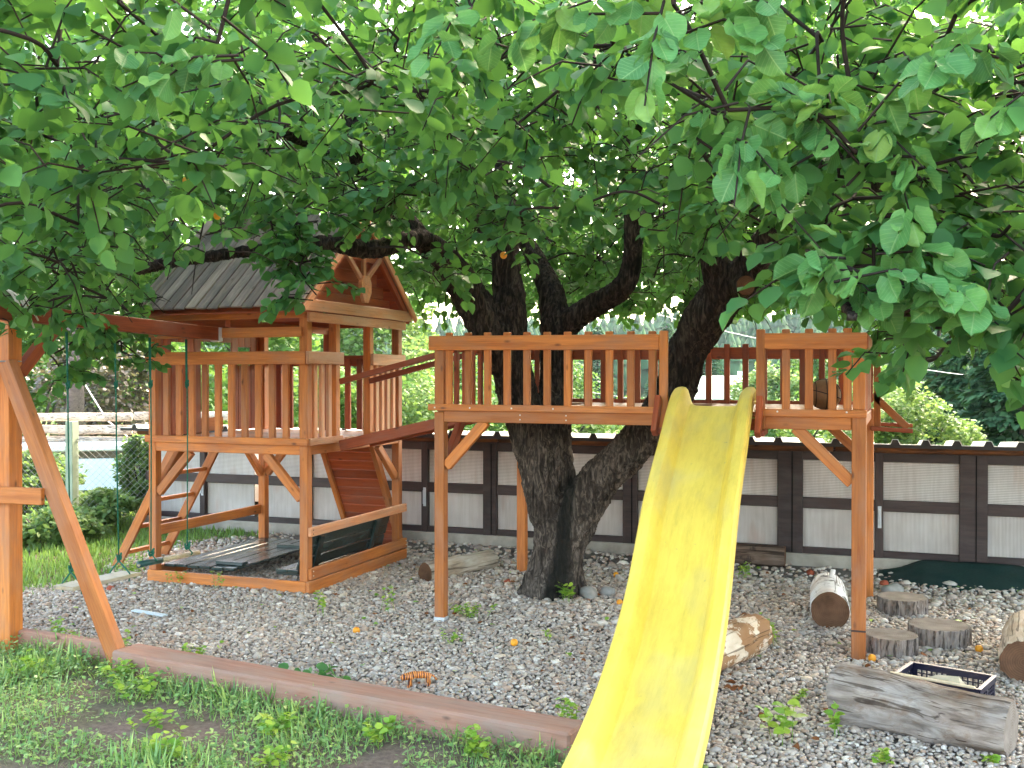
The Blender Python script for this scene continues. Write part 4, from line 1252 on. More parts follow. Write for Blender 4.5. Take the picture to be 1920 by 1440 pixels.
    # braces
    for (p, q, m) in (((xl + 0.04, yf, 1.08), (-2.63, yf, 1.392), S), ((xr - 0.04, yf, 1.06), (-0.60, yf, 1.388), S),
                      ((xr - 0.04, yb, 1.09), (-0.58, yb, 1.38), S), ((-3.0, yb, 1.02), (-2.68, yb, 1.38), SR),
                      ((xl, yf + 0.04, 1.06), (xl, yf + 0.36, 1.38), SR), ((xr, yf + 0.04, 1.06), (xr, yf + 0.36, 1.38), SR)):
        up = (0, 1, 0) if abs(p[1] - q[1]) < 0.01 else (1, 0, 0)
        board('brace', p, q, 0.045, 0.07, m, t, up=up)
    # outrigger on the right
    board('outrigger', (xr + 0.02, 8.30, 1.305), (0.085, 8.30, 1.29), 0.032, 0.04, SR, t)
    board('outrigger', (xr + 0.02, 8.42, 1.335), (0.085, 8.42, 1.325), 0.028, 0.04, SR, t)
    board('outrigger_brace', (xr + 0.03, 8.345, 1.56), (0.05, 8.345, 1.31), 0.03, 0.055, S, t, up=(0, 1, 0))
    board('outrigger_post', (xr + 0.065, 8.345, 1.30), (xr + 0.065, 8.345, 1.88), 0.03, 0.05, S, t, up=(0, 1, 0))
build_platform()

# basketball on the deck
def build_ball():
    c = Vector((-0.458, 7.0, 1.582)); r = 0.102
    o = obj('basketball', ball_mesh('basketball', r, M_['ball'], 28, 18), None, Matrix.Translation(c))
    tag(o, 'brown basketball lying on the platform behind the right railing', 'ball')
    for ax in (Vector((1, 0.2, 0)), Vector((0.15, 1, 0.3)), Vector((0.3, 0.1, 1))):
        ax.normalize(); u = ax.orthogonal().normalized(); w = ax.cross(u)
        pts = [c + (u * math.cos(a) + w * math.sin(a)) * (r * 1.0) for a in np.linspace(0, 2 * math.pi, 33)]
        tube('seam', pts, 0.003, M_['seam'], o, 5)
    for s in (-1, 1):
        ax = Vector((1, 0.2, 0)).normalized(); u = ax.orthogonal().normalized(); w = ax.cross(u)
        pts = [c + ax * s * r * 0.62 + (u * math.cos(a) + w * math.sin(a)) * r * 0.785 for a in np.linspace(0, 2 * math.pi, 33)]
        tube('seam', pts, 0.003, M_['seam'], o, 5)
build_ball()

# ------------------------------------------------------------------ slide
def build_slide():
    t = thing('slide', (-1.1, 5.2, 0), 'long yellow plastic wavy slide running down from the platform', 'slide')
    prof = [(6.62, 1.497), (6.50, 1.490), (6.32, 1.40), (6.05, 1.235), (5.78, 1.085), (5.55, 0.935), (5.36, 0.765), (5.17, 0.605), (4.97, 0.475), (4.70, 0.345), (4.35, 0.215), (3.90, 0.115), (3.50, 0.065), (3.20, 0.06)]
    P = [p for p in spline([(y, z, 0) for y, z in prof], 6)]
    k = len(P)
    half = [(0.277, 0.030), (0.275, 0.094), (0.268, 0.104), (0.246, 0.106), (0.226, 0.103), (0.214, 0.092), (0.190, 0.034), (0.172, 0.010), (0.145, 0.001), (0.07, -0.001)]
    sec = [(-a, h) for a, h in half] + [(0, -0.002)] + [(a, h) for a, h in reversed(half)]
    V, F = [], []
    for i, p in enumerate(P):
        y, z = p[0], p[1]
        q0, q1 = P[max(i - 1, 0)], P[min(i + 1, k - 1)]
        ty, tz = q1[0] - q0[0], q1[1] - q0[1]
        L = math.hypot(ty, tz); ny, nz = tz / L, -ty / L
        if nz < 0: ny, nz = -ny, -nz
        s = i / (k - 1)
        xc = -1.098 + 0.135 * max(0, (6.5 - y) / 2.7)
        end = 1.0 + (0.16 * max(0, 1 - i / 7) if i < 7 else 0)     # raised ears at the top
        wide = 0.87
        for (a, h) in sec:
            hh = h * (end if h > 0.08 else 1)
            V.append((xc + a * wide, y + ny * hh, z + nz * hh))
    m = len(sec)
    for i in range(k - 1):
        for j in range(m - 1):
            a = i * m + j
            F.append((a, a + 1, a + m + 1, a + m))
    inv = W[t].inverted()
    me = mesh_data('chute', [inv @ Vector(v) for v in V], F, M_['slide'], True)
    me.set_sharp_from_angle(angle=R(24))
    o = obj('chute', me, t, W[t])
    sd = o.modifiers.new('thick', 'SOLIDIFY'); sd.thickness = 0.014; sd.offset = -1
    # moulded ribs along the outer flanks
    for sgn in (-1, 1):
        pts = []
        for i, p in enumerate(P):
            q0, q1 = P[max(i - 1, 0)], P[min(i + 1, k - 1)]
            ty, tz = q1[0] - q0[0], q1[1] - q0[1]
            L = math.hypot(ty, tz); ny, nz = tz / L, -ty / L
            if nz < 0: ny, nz = -ny, -nz
            xc = -1.098 + 0.135 * max(0, (6.5 - p[0]) / 2.7)
            pts.append((xc + sgn * 0.243, p[0] + ny * 0.045, p[1] + nz * 0.045))
        tube('edge_rib', pts, 0.014, M_['slide'], t, 6)
    # top lip board and screws
    board('top_lip', (-1.28, 6.56, 1.494), (-0.92, 6.56, 1.494), 0.012, 0.05, M_['galv'], t)
build_slide()

# ------------------------------------------------------------------ swing frame and swings
swf = thing('swing_frame', (-5.1, 4.9, 0), 'orange timber swing frame with slanted leg at the left edge', 'swing frame')
def build_swing_frame():
    t = swf
    post('post', -5.15, 4.92, -0.02, 2.06, 0.105, S, t)
    board('slanted_leg', (-5.10, 4.86, 1.78), (-4.20, 4.83, -0.02), 0.07, 0.10, S, t, up=(0, 1, 0))
    board('slanted_leg', (-5.20, 4.86, 1.78), (-6.10, 4.83, -0.02), 0.07, 0.10, S, t, up=(0, 1, 0))
    board('cross_board', (-5.55, 4.80, 0.975), (-4.765, 4.80, 0.985), 0.10, 0.032, S, t)
    board('swing_beam', (-5.1, 4.55, 2.10), (-5.1, 6.945, 2.032), 0.105, 0.075, SR, t)
    board('knee_brace', (-5.12, 4.97, 1.72), (-5.11, 5.30, 2.06), 0.06, 0.075, SR, t, up=(1, 0, 0))
    obj('beam_shoe', box_mesh(0.085, 0.11, 0.05, M_['galv']), t, Matrix.Translation((-5.1, 6.93, 2.03)))
    tube('wire_band', [(-5.15 + 0.06 * math.cos(a) * 1.15, 4.92 + 0.06 * math.sin(a) * 1.15, 1.79) for a in np.linspace(0, 2 * math.pi, 17)], 0.004, M_['wire'], t, 4)
build_swing_frame()

def knot(name, p, parent, r=0.014):
    V = []
    pts = [(p[0] + r * math.cos(a) * (1 + .3 * math.sin(3 * a)), p[1] + r * math.sin(a), p[2] + 0.02 * math.sin(2 * a) + 0.004 * a) for a in np.linspace(0, 9, 24)]
    return tube(name, pts, 0.0055, M_['rope'], parent, 5)

def build_swings():
    s = thing('board_swing', (-5.08, 5.57, 0.3), 'pale wooden board swing hanging on green ropes near the slanted leg', 'swing')
    board('seat', (-5.08, 5.28, 0.325), (-5.06, 5.90, 0.315), 0.026, 0.17, M_['seat_wood'], s)
    for y in (5.345, 5.79):
        tube('rope', [(-5.1, y, 1.99), (-5.095, y + 0.004, 1.2), (-5.075, y, 0.42)], 0.0055, M_['rope'], s, 6)
        tube('rope', [(-5.11, y, 1.99), (-5.105, y + 0.01, 1.6)], 0.005, M_['rope'], s, 6)
        for dx in (-0.085, 0.085):
            tube('rope', [(-5.075, y, 0.42), (-5.075 + dx, y + 0.01, 0.335), (-5.075 + dx * 0.9, y + 0.012, 0.28)], 0.0055, M_['rope'], s, 6)
        knot('knot', (-5.075, y, 0.425), s)
        knot('knot', (-5.1, y + 0.004, 1.62), s, 0.010)
    s = thing('trapeze_swing', (-5.1, 6.36, 0.35), 'trapeze bar swing on green ropes in front of the tower', 'swing')
    tube('bar', [(-5.1, 6.02, 0.352), (-5.1, 6.70, 0.330)], 0.017, M_['seat_wood'], s, 10)
    tube('grip', [(-5.1, 6.02, 0.352), (-5.1, 6.26, 0.345)], 0.024, M_['green_grip'], s, 10)
    for y, z in ((6.15, 0.348), (6.56, 0.335)):
        tube('rope', [(-5.1, y, 1.98), (-5.1, y + 0.006, 1.2), (-5.1, y, z + 0.07)], 0.0055, M_['rope'], s, 6)
        tube('rope', [(-5.112, y, 1.98), (-5.112, y + 0.006, 1.62)], 0.005, M_['rope'], s, 6)
        knot('knot', (-5.1, y, z + 0.05), s, 0.018)
        knot('knot', (-5.1, y, 1.62), s, 0.011)
        tube('rope', [(-5.1, y, z + 0.06), (-5.075, y + 0.03, z + 0.01), (-5.1, y + 0.02, z - 0.02)], 0.0055, M_['rope'], s, 5)
build_swings()

rp = thing('rope_bundle', (-5.15, 4.85, 2.13), 'loose pale ropes draped over the swing beam end', 'rope')
for k in range(6):
    a = random.uniform(-0.1, 0.12)
    pts = spline([(-5.22 + a * 0.3, 4.62 + a, 2.13), (-5.16, 4.80 + a, 2.24 + 0.02 * k / 3), (-5.07, 4.90 + a * 0.5, 2.20), (-5.045, 4.98 + a * 0.6, 2.04 + random.uniform(-.06, .04))], 5)
    tube('strand', [tuple(p) for p in pts], 0.006, M_['white_rope'], rp, 5)

# ------------------------------------------------------------------ sandbox lid and bench
def build_sandbox():
    G = M_['green_wood']
    t = thing('sandbox_cover', (-5.35, 7.8, 0.1), 'dark green plank cover lying flat over the sandbox', 'sandbox cover')
    for i in range(6):
        x = -5.69 + i * 0.118
        board('plank', (x, 7.08, 0.128 + 0.004 * (i % 2)), (x, 8.50, 0.140), 0.022, 0.106, G, t)
    for y in (7.22, 8.12):
        board('batten', (-5.30, y, 0.158), (-5.04, y, 0.160), 0.026, 0.085, G, t)
    t = thing('sandbox_bench', (-4.55, 7.8, 0.1), 'dark green folded plank bench behind the right side rails', 'bench')
    # backrest leans outward
    a0, a1 = Vector((-4.455, 0, 0.17)), Vector((-4.375, 0, 0.43))
    for f in (0.16, 0.52, 0.86):
        p = a0.lerp(a1, f)
        board('back_plank', (p.x, 7.07, p.z), (p.x, 8.50, p.z), 0.088, 0.02, G, t, up=(0.28, 0, 1))
    for y in (7.30, 8.25):
        board('bracket', (a0.x + 0.018, y, a0.z - 0.03), (a1.x + 0.018, y, a1.z - 0.01), 0.02, 0.075, G, t, up=(1, 0, 0))
    for i in range(2):
        x = -4.60 + i * 0.11
        board('seat_plank', (x, 7.07, 0.155), (x, 8.50, 0.155), 0.022, 0.10, G, t)
    board('batten', (-4.66, 7.13, 0.132), (-4.46, 7.13, 0.132), 0.026, 0.075, G, t)
build_sandbox()

# ------------------------------------------------------------------ timber border
tm = thing('border_timber', (-2.8, 4.75, 0), 'thick brown timber edging between grass and gravel', 'timber')
board('sleeper', (-4.20, 4.84, 0.05), (-1.345, 4.45, 0.045), 0.17, 0.20, M_['sleeper'], tm, bev=0.012)
tm2 = thing('border_timber', (-4.9, 4.95, 0), 'thinner brown border timber behind the slanted swing leg', 'timber')
board('sleeper', (-6.6, 5.10, 0.055), (-4.30, 4.90, 0.055), 0.15, 0.07, M_['sleeper'], tm2, bev=0.006)

# ------------------------------------------------------------------ logs, stumps, crate
def log(name, label, p0, p1, r0, r1, bark, cut, seed, group=None, cat='log', stub=None, wob=0.10, bend=0.0, nseg=44, knots=()):
    p0, p1 = Vector(p0), Vector(p1)
    Mx, L = frame(p0, p1)
    t = thing(name, tuple(p0), label, cat, group)
    nr = 30
    V, F = [], []
    for i in range(nr):
        f = i / (nr - 1); x = (f - 0.5) * L
        r = r0 + (r1 - r0) * f
        for j in range(nseg):
            a = 2 * math.pi * j / nseg
            k = 1 + wob * noise.noise((math.cos(a) * 1.3 + seed * 3.1, math.sin(a) * 1.3, x * 2.5)) + wob * 0.5 * noise.noise((math.cos(a) * 4 + seed, math.sin(a) * 4, x * 7))
            k += wob * 0.45 * noise.noise((math.cos(a) * 7 + seed, math.sin(a) * 7, x * 1.6))
            for (kx, ka, kr, kh) in knots:
                da = (a - ka + math.pi) % (2 * math.pi) - math.pi
                k += kh * math.exp(-((x - kx) / kr) ** 2 - (da * r / kr) ** 2)
            if i in (0, nr - 1): k *= 0.975
            V.append((x, r * k * math.cos(a) + bend * math.sin(math.pi * f), r * k * math.sin(a)))
    for i in range(nr - 1):
        for j in range(nseg):
            F.append((i * nseg + j, i * nseg + (j + 1) % nseg, (i + 1) * nseg + (j + 1) % nseg, (i + 1) * nseg + j))
    obj('bark', mesh_data('bark', V, F, M_[bark], True), t, Mx)
    for i, sgn in ((0, -1), (nr - 1, 1)):
        ring = [Vector(v) for v in V[i * nseg:(i + 1) * nseg]]
        c = sum(ring, Vector()) / nseg
        VV = [c + Vector((sgn * 0.001, 0, 0))] + [c + (v - c) * 0.6 + Vector((sgn * 0.002, 0, 0)) for v in ring] + [v for v in ring]
        FF = []
        for j in range(nseg):
            j2 = (j + 1) % nseg
            tri = (0, 1 + j, 1 + j2); qd = (1 + j, 1 + nseg + j, 1 + nseg + j2, 1 + j2)
            if sgn < 0: tri, qd = tri[::-1], qd[::-1]
            FF += [tri, qd]
        Mc = Mx @ Matrix.Translation(c)
        obj('cut_end', mesh_data('cut_end', [v - c for v in VV], FF, M_[cut]), t, Mc)
    if stub:
        tube('branch_stub', [stub[0], stub[1]], [0.022, 0.018], M_[bark], t, 8)
    return t

log('log', 'pale barkless log lying between the tower and the tree trunk', (-3.655, 7.74, 0.083), (-3.36, 8.47, 0.09), 0.083, 0.088, 'log_pale', 'cut_brown', 1, wob=0.12, knots=((0.0, 1.2, 0.05, 0.15), (0.05, 4.6, 0.05, 0.12)))
log('log', 'white birch log with dark brown cut end behind the right post', (-0.44, 7.27, 0.125), (-0.505, 8.02, 0.128), 0.128, 0.122, 'log_birch', 'cut_brown', 2, stub=((-0.47, 7.85, 0.22), (-0.455, 7.86, 0.30)), wob=0.04)
log('log', 'tan log with peeling bark half hidden behind the slide', (-1.06, 5.86, 0.115), (-0.835, 6.52, 0.12), 0.122, 0.122, 'log_tan', 'cut_brown', 3, wob=0.13, knots=((0.1, 1.5, 0.06, 0.1), (-0.15, 5.0, 0.06, 0.12)))
log('log', 'big grey weathered split log lying in the right foreground', (-0.285, 5.355, 0.135), (0.465, 5.095, 0.125), 0.148, 0.128, 'log_grey', 'cut_grey', 4, wob=0.20, knots=((0.06, 4.0, 0.05, 0.14), (0.22, 3.5, 0.035, 0.10), (-0.2, 3.2, 0.04, -0.08), (0.1, 2.9, 0.05, 0.08), (-0.3, 4.2, 0.06, 0.06)))
log('log', 'pale cracked log at the right edge pointing at the viewer', (0.640, 6.33, 0.125), (0.72, 7.10, 0.13), 0.125, 0.12, 'log_pale', 'cut_brown', 5)
log('log', 'long brown log lying against the shed foundation', (-2.25, 9.43, 0.105), (-0.955, 9.46, 0.10), 0.105, 0.095, 'log_brown', 'cut_brown', 6)

def stump(label, x, y, r, h, seed):
    t = thing('stump', (x, y, 0), label, 'stump', 'stump steps behind the crate')
    Mx = Matrix.Translation((x, y, h / 2)) @ Matrix.Rotation(R(-90), 4, 'Y')      # local X up
    n = 150
    V, F = [], []
    lv = [-0.5, -0.3, -0.1, 0.1, 0.3, 0.46, 0.5]
    for i, f in enumerate(lv):
        for j in range(n):
            a = 2 * math.pi * j / n
            k = 1 + 0.05 * noise.noise((math.cos(a) * 1.2 + seed, math.sin(a) * 1.2, seed))
            g = noise.noise((math.cos(a) * 6.5 + seed * 2, math.sin(a) * 6.5, f * 0.9))
            g2 = noise.noise((math.cos(a) * 15 + seed, math.sin(a) * 15, f * 2.0))
            k -= 0.13 * max(0, 1 - abs(g) / 0.075) + 0.035 * max(0, 1 - abs(g2) / 0.12) - 0.02 * g
            if f == 0.5: k *= 0.985
            V.append((f * h, r * k * math.cos(a), r * k * math.sin(a)))
    for i in range(len(lv) - 1):
        for j in range(n):
            F.append((i * n + j, i * n + (j + 1) % n, (i + 1) * n + (j + 1) % n, (i + 1) * n + j))
    obj('bark', mesh_data('bark', V, F, M_['stump_bark']), t, Mx)
    ring = [Vector(v) for v in V[-n:]]
    VV = [Vector((h / 2 - 0.004, 0, 0))] + [Vector((h / 2 - 0.003, v.y * 0.6, v.z * 0.6)) for v in ring] + ring
    FF = []
    for j in range(n):
        j2 = (j + 1) % n
        FF += [(0, 1 + j, 1 + j2), (1 + j, 1 + n + j, 1 + n + j2, 1 + j2)]
    obj('cut_top', mesh_data('cut_top', VV, FF, M_['cut_grey']), t, Mx)
stump('grey disc stump farthest back, beside the right rear post', 0.015, 7.93, 0.172, 0.125, 1)
stump('largest grey disc stump in the middle of the three steps', 0.23, 7.07, 0.188, 0.135, 2)
stump('grey disc stump nearest the orange front post', -0.055, 6.75, 0.160, 0.125, 3)

def build_crate():
    t = thing('crate', (0.215, 5.86, -0.012), 'dark blue perforated plastic crate behind the grey log', 'crate', rz=R(-18))
    B = M_['blue_plastic']
    Mt = W[t]
    lx, ly, h = 0.42, 0.30, 0.145
    def side(a, b):
        a, b = Vector(a), Vector(b)
        d = (b - a)
        L = d.length
        V, F = [], []
        def bx(u0, u1, z0, z1, th):
            o0 = len(V)
            nrm = Vector((0, 0, 1)).cross(d.normalized())
            for (u, z, s) in ((u0, z0, -1), (u1, z0, -1), (u1, z1, -1), (u0, z1, -1), (u0, z0, 1), (u1, z0, 1), (u1, z1, 1), (u0, z1, 1)):
                V.append(a + d * u + Vector((0, 0, z)) + nrm * (s * th / 2))
            for f in ((0, 1, 2, 3), (7, 6, 5, 4), (0, 4, 5, 1), (1, 5, 6, 2), (2, 6, 7, 3), (3, 7, 4, 0)):
                F.append(tuple(i + o0 for i in f))
        bx(0, 1, 0, 0.028, 0.006); bx(0, 1, h - 0.026, h, 0.012)
        for z in (0.05, 0.073, 0.096): bx(0, 1, z, z + 0.007, 0.004)
        n = int(L / 0.026)
        for i in range(n + 1):
            u = i / n
            bx(max(0, u - 0.12 / n), min(1, u + 0.16 / n), 0.02, h - 0.02, 0.005)
        bx(0, 0.07, 0, h, 0.0065); bx(0.93, 1, 0, h, 0.0065); bx(0.44, 0.56, 0, h, 0.0065)
        obj('side_panel', mesh_data('side_panel', V, F, B), t, Mt)
    c = [(-lx / 2, -ly / 2, 0), (lx / 2, -ly / 2, 0), (lx / 2, ly / 2, 0), (-lx / 2, ly / 2, 0)]
    for i in range(4): side(c[i], c[(i + 1) % 4])
    for i in range(4):
        a, b = Vector(c[i]), Vector(c[(i + 1) % 4])
        o = obj('rim', box_mesh((b - a).length + 0.012, 0.010, 0.022, B, 0.002), t, Mt @ Matrix.Translation((a + b) / 2 + Vector((0, 0, h + 0.004))) @ Matrix.Rotation(math.atan2(b.y - a.y, b.x - a.x), 4, 'Z'))
    obj('bottom', box_mesh(lx, 0.008, ly, B, 0.001), t, Mt @ Matrix.Translation((0, 0, 0.012)))
    # split wedge of pale wood lying in it
    V = [(-0.17, -0.07, 0), (0.15, -0.09, 0), (0.16, 0.07, 0), (-0.17, 0.08, 0), (-0.16, -0.02, 0.03), (-0.03, 0.0, 0.095), (0.08, 0.01, 0.105), (0.15, 0.0, 0.03)]
    F = [(0, 1, 7, 6, 5, 4), (2, 3, 4, 5, 6, 7), (0, 4, 3), (1, 2, 7), (3, 2, 1, 0)]
    me = mesh_data('firewood', V, F, M_['cloth'])
    o = obj('firewood', me, None, Mt @ Matrix.Translation((0.0, -0.02, 0.066)) @ Matrix.Rotation(R(-6), 4, 'Z'))
    b = o.modifiers.new('b', 'BEVEL'); b.width = 0.008; b.segments = 2
    tag(o, 'pale split piece of wood lying in the blue crate', 'wood')
    w = thing('lath', (0.1, 5.80, 0.15), 'thin pale lath lying across the front of the blue crate', 'lath')
    board('strip', (-0.05, 5.745, 0.158), (0.35, 5.63, 0.152), 0.012, 0.022, M_['cloth'], w)
build_crate()

# dark green net heap at the shed
def build_net():
    n, m = 60, 14
    V, F = [], []
    for j in range(m):
        for i in range(n):
            u, v = i / (n - 1), j / (m - 1)
            x = -0.17 + 2.6 * u
            y = 9.52 - v * (0.55 + 0.12 * math.sin(u * 7))
            hh = (0.06 + 0.10 * math.exp(-((u - 0.28) / 0.13) ** 2) + 0.04 * math.sin(u * 17))
            z = 0.012 + hh * (1 - v) ** 1.2 * min(1, u * 7) + 0.022 * noise.noise((x * 6, y * 7, 1)) * (1 - v * 0.6)
            V.append((x, y, max(0.008, z)))
    for j in range(m - 1):
        for i in range(n - 1):
            a = j * n + i
            F.append((a, a + 1, a + n + 1, a + n))
    o = obj('shade_net', mesh_data('shade_net', V, F, M_['tarp'], True))
    sd = o.modifiers.new('t', 'SOLIDIFY'); sd.thickness = 0.004
    tag(o, 'crumpled dark green net heaped at the foot of the shed', 'net')
build_net()

def rock(label, x, y, r, mat, sq=(1.2, 0.9, 0.6), seed=0, name='rock', cat='rock'):
    me = ball_mesh(name, r, M_[mat], 14, 10, sq)
    for v in me.vertices:
        v.co *= 1 + 0.35 * noise.noise(v.co * (1.3 / r) + Vector((seed, 0, 0)))
    o = obj(name, me, None, Matrix.Translation((x, y, r * sq[2] * 0.7)) @ Matrix.Rotation(seed, 4, 'Z'))
    return tag(o, label, cat)
rock('grey boulder beside the green net and farthest stump', -0.06, 8.58, 0.085, 'rock', (1.35, .8, .62), 1)
rock('larger grey stone at the right foot of the tree trunk', -2.22, 7.60, 0.085, 'rock', (1.1, .8, .7), 2)
rock('smaller grey stone just right of the trunk foot', -2.11, 7.74, 0.07, 'rock', (1.1, .8, .7), 3)
rock('red brick lump lying on top behind the grey boulder', -0.12, 8.86, 0.04, 'brick', (1, .9, .9), 4, 'brick_fragment', 'brick')
rock('red brick lump touching the right end of the grey boulder', 0.075, 8.50, 0.038, 'brick', (1.2, .9, .7), 5, 'brick_fragment', 'brick')
rock('rusty brick lump on gravel left of the board swing', -5.82, 6.55, 0.035, 'brick', (1.3, .8, .8), 6, 'brick_fragment', 'brick')
rock('dark red brick lump left of the tree trunk foot', -2.99, 7.9, 0.032, 'brick', (1, .9, .9), 7, 'brick_fragment', 'brick')
rock('red brick lump near the shed behind the birch log', -0.72, 9.2, 0.035, 'brick', (1, .9, .8), 8, 'brick_fragment', 'brick')

APR = [((-3.327, 5.995), 'fallen apricot on gravel left of the front platform post'), ((-2.255, 6.069), 'fallen apricot on gravel right of the front platform post'),
       ((-3.451, 4.98), 'yellow fallen apricot beside the brown border timber'), ((-0.155, 6.47), 'orange fallen apricot at the foot of the right front post'),
       ((-2.228, 8.443), 'fallen apricot on gravel behind the slide and trunk'), ((0.45, 6.92), 'orange fallen apricot right of the largest stump'),
       ((-1.93, 7.42), 'small fallen apricot left of the slide below the trunk')]
for i, ((x, y), lb) in enumerate(APR):
    o = obj('apricot', apr_me, None, Matrix.Translation((x, y, 0.038)) @ Matrix.Rotation(i * 1.3, 4, 'X') @ Matrix.Scale(1.12, 4))
    tag(o, lb, 'apricot', 'apricots fallen on the gravel')

# ------------------------------------------------------------------ toy tiger
def build_tiger():
    v = [(0, 0, 0.058), (0.028, 0, 0.062), (0.055, 0, 0.058), (-0.028, 0, 0.060), (-0.05, 0, 0.056),      # spine: 0 mid .. 2 shoulder, 4 hip
         (0.072, 0, 0.056), (0.088, 0.004, 0.052), (0.102, 0.006, 0.044),                                  # neck, head, muzzle
         (0.052, 0.016, 0.042), (0.056, 0.017, 0.020), (0.060, 0.017, 0.003), (0.068, 0.017, 0.001),
         (0.050, -0.016, 0.042), (0.044, -0.017, 0.020), (0.040, -0.017, 0.003), (0.048, -0.017, 0.001),
         (-0.048, 0.015, 0.044), (-0.040, 0.017, 0.026), (-0.052, 0.017, 0.014), (-0.048, 0.017, 0.002), (-0.040, 0.017, 0.001),
         (-0.052, -0.015, 0.044), (-0.050, -0.017, 0.026), (-0.064, -0.017, 0.014), (-0.060, -0.017, 0.002), (-0.052, -0.017, 0.001),
         (-0.066, 0, 0.056), (-0.082, 0, 0.046), (-0.092, 0, 0.030), (-0.100, 0, 0.026)]
    e = [(0, 1), (1, 2), (0, 3), (3, 4), (2, 5), (5, 6), (6, 7), (2, 8), (8, 9), (9, 10), (10, 11), (2, 12), (12, 13), (13, 14), (14, 15),
         (4, 16), (16, 17), (17, 18), (18, 19), (19, 20), (4, 21), (21, 22), (22, 23), (23, 24), (24, 25), (4, 26), (26, 27), (27, 28), (28, 29)]
    rad = [.021, .022, .022, .020, .019, .019, .020, .012, .012, .0095, .0085, .008, .012, .0095, .0085, .008,
           .013, .011, .008, .0075, .008, .013, .011, .008, .0075, .008, .0055, .005, .0048, .0045]
    me = bpy.data.meshes.new('body')
    me.from_pydata(v, e, [])
    tmp = bpy.data.objects.new('tmp', me); col.objects.link(tmp)
    sk = tmp.modifiers.new('s', 'SKIN')
    for i, r in enumerate(rad): me.skin_vertices[0].data[i].radius = (r, r)
    me.skin_vertices[0].data[0].use_root = True
    sb = tmp.modifiers.new('d', 'SUBSURF'); sb.levels = 2; sb.render_levels = 2
    dg = bpy.context.evaluated_depsgraph_get()
    me2 = bpy.data.meshes.new_from_object(tmp.evaluated_get(dg))
    bpy.data.objects.remove(tmp)
    me2.materials.clear(); me2.materials.append(M_['tiger'])
    me2.polygons.foreach_set('use_smooth', [True] * len(me2.polygons))
    t = thing('toy_tiger', (-2.43, 5.07, 0.028), 'small orange striped toy tiger standing on the gravel', 'toy', rz=R(215))
    obj('body', me2, t, W[t])
    for s in (-1, 1):
        obj('ear', ball_mesh('ear', 0.0055, M_['tiger'], 8, 6, (0.6, 1, 1.1)), t, W[t] @ Matrix.Translation((0.080, 0.004 + s * 0.012, 0.068)))
        obj('eye', ball_mesh('eye', 0.0022, M_['black'], 6, 5), t, W[t] @ Matrix.Translation((0.099, 0.005 + s * 0.0085, 0.054)))
build_tiger()

# ------------------------------------------------------------------ weeds and lawn
def weed_mesh(seed, h, spread, nst, leaf):
    r = np.random.default_rng(seed)
    V, F = [], []
    pos, d = [], []
    st_v, st_f = [], []
    for k in range(nst):
        a = r.random() * 6.28
        base = Vector((r.normal(0, spread * 0.35), r.normal(0, spread * 0.35), 0))
        tip = base + Vector((math.cos(a) * spread * 0.5, math.sin(a) * spread * 0.5, h * (0.55 + 0.5 * r.random())))
        Vt, Ft = tube_arrays([base, base.lerp(tip, 0.5) + Vector((0, 0, h * 0.08)), tip], [0.002, 0.0016, 0.001], 3, 0, 0, False)
        o0 = len(st_v); st_v += [tuple(x) for x in Vt]; st_f += [tuple(i + o0 for i in f) for f in Ft]
        nl = 5 + int(r.random() * 3)
        for i in range(nl):
            f = 0.25 + 0.75 * (i + 1) / nl
            p = base.lerp(tip, f) + Vector((0, 0, h * 0.05))
            b = a + i * 2.4
            pos.append(tuple(p)); d.append((math.cos(b), math.sin(b), 0.15 + r.normal(0, 0.25)))
    pos, d = np.array(pos), np.array(d)
    n = len(pos)
    v, f = leaf_cloud(pos, d, rand_up(n, 0.35), leaf * (0.7 + 0.6 * r.random(n)), LT, LF, 0.4)
    n0 = len(v)
    fq = [tuple(q) for q in f] + [tuple(i + n0 for i in q) for q in st_f]
    return mesh_data('weed', [tuple(p) for p in v] + st_v, fq, M_['weed'], True)

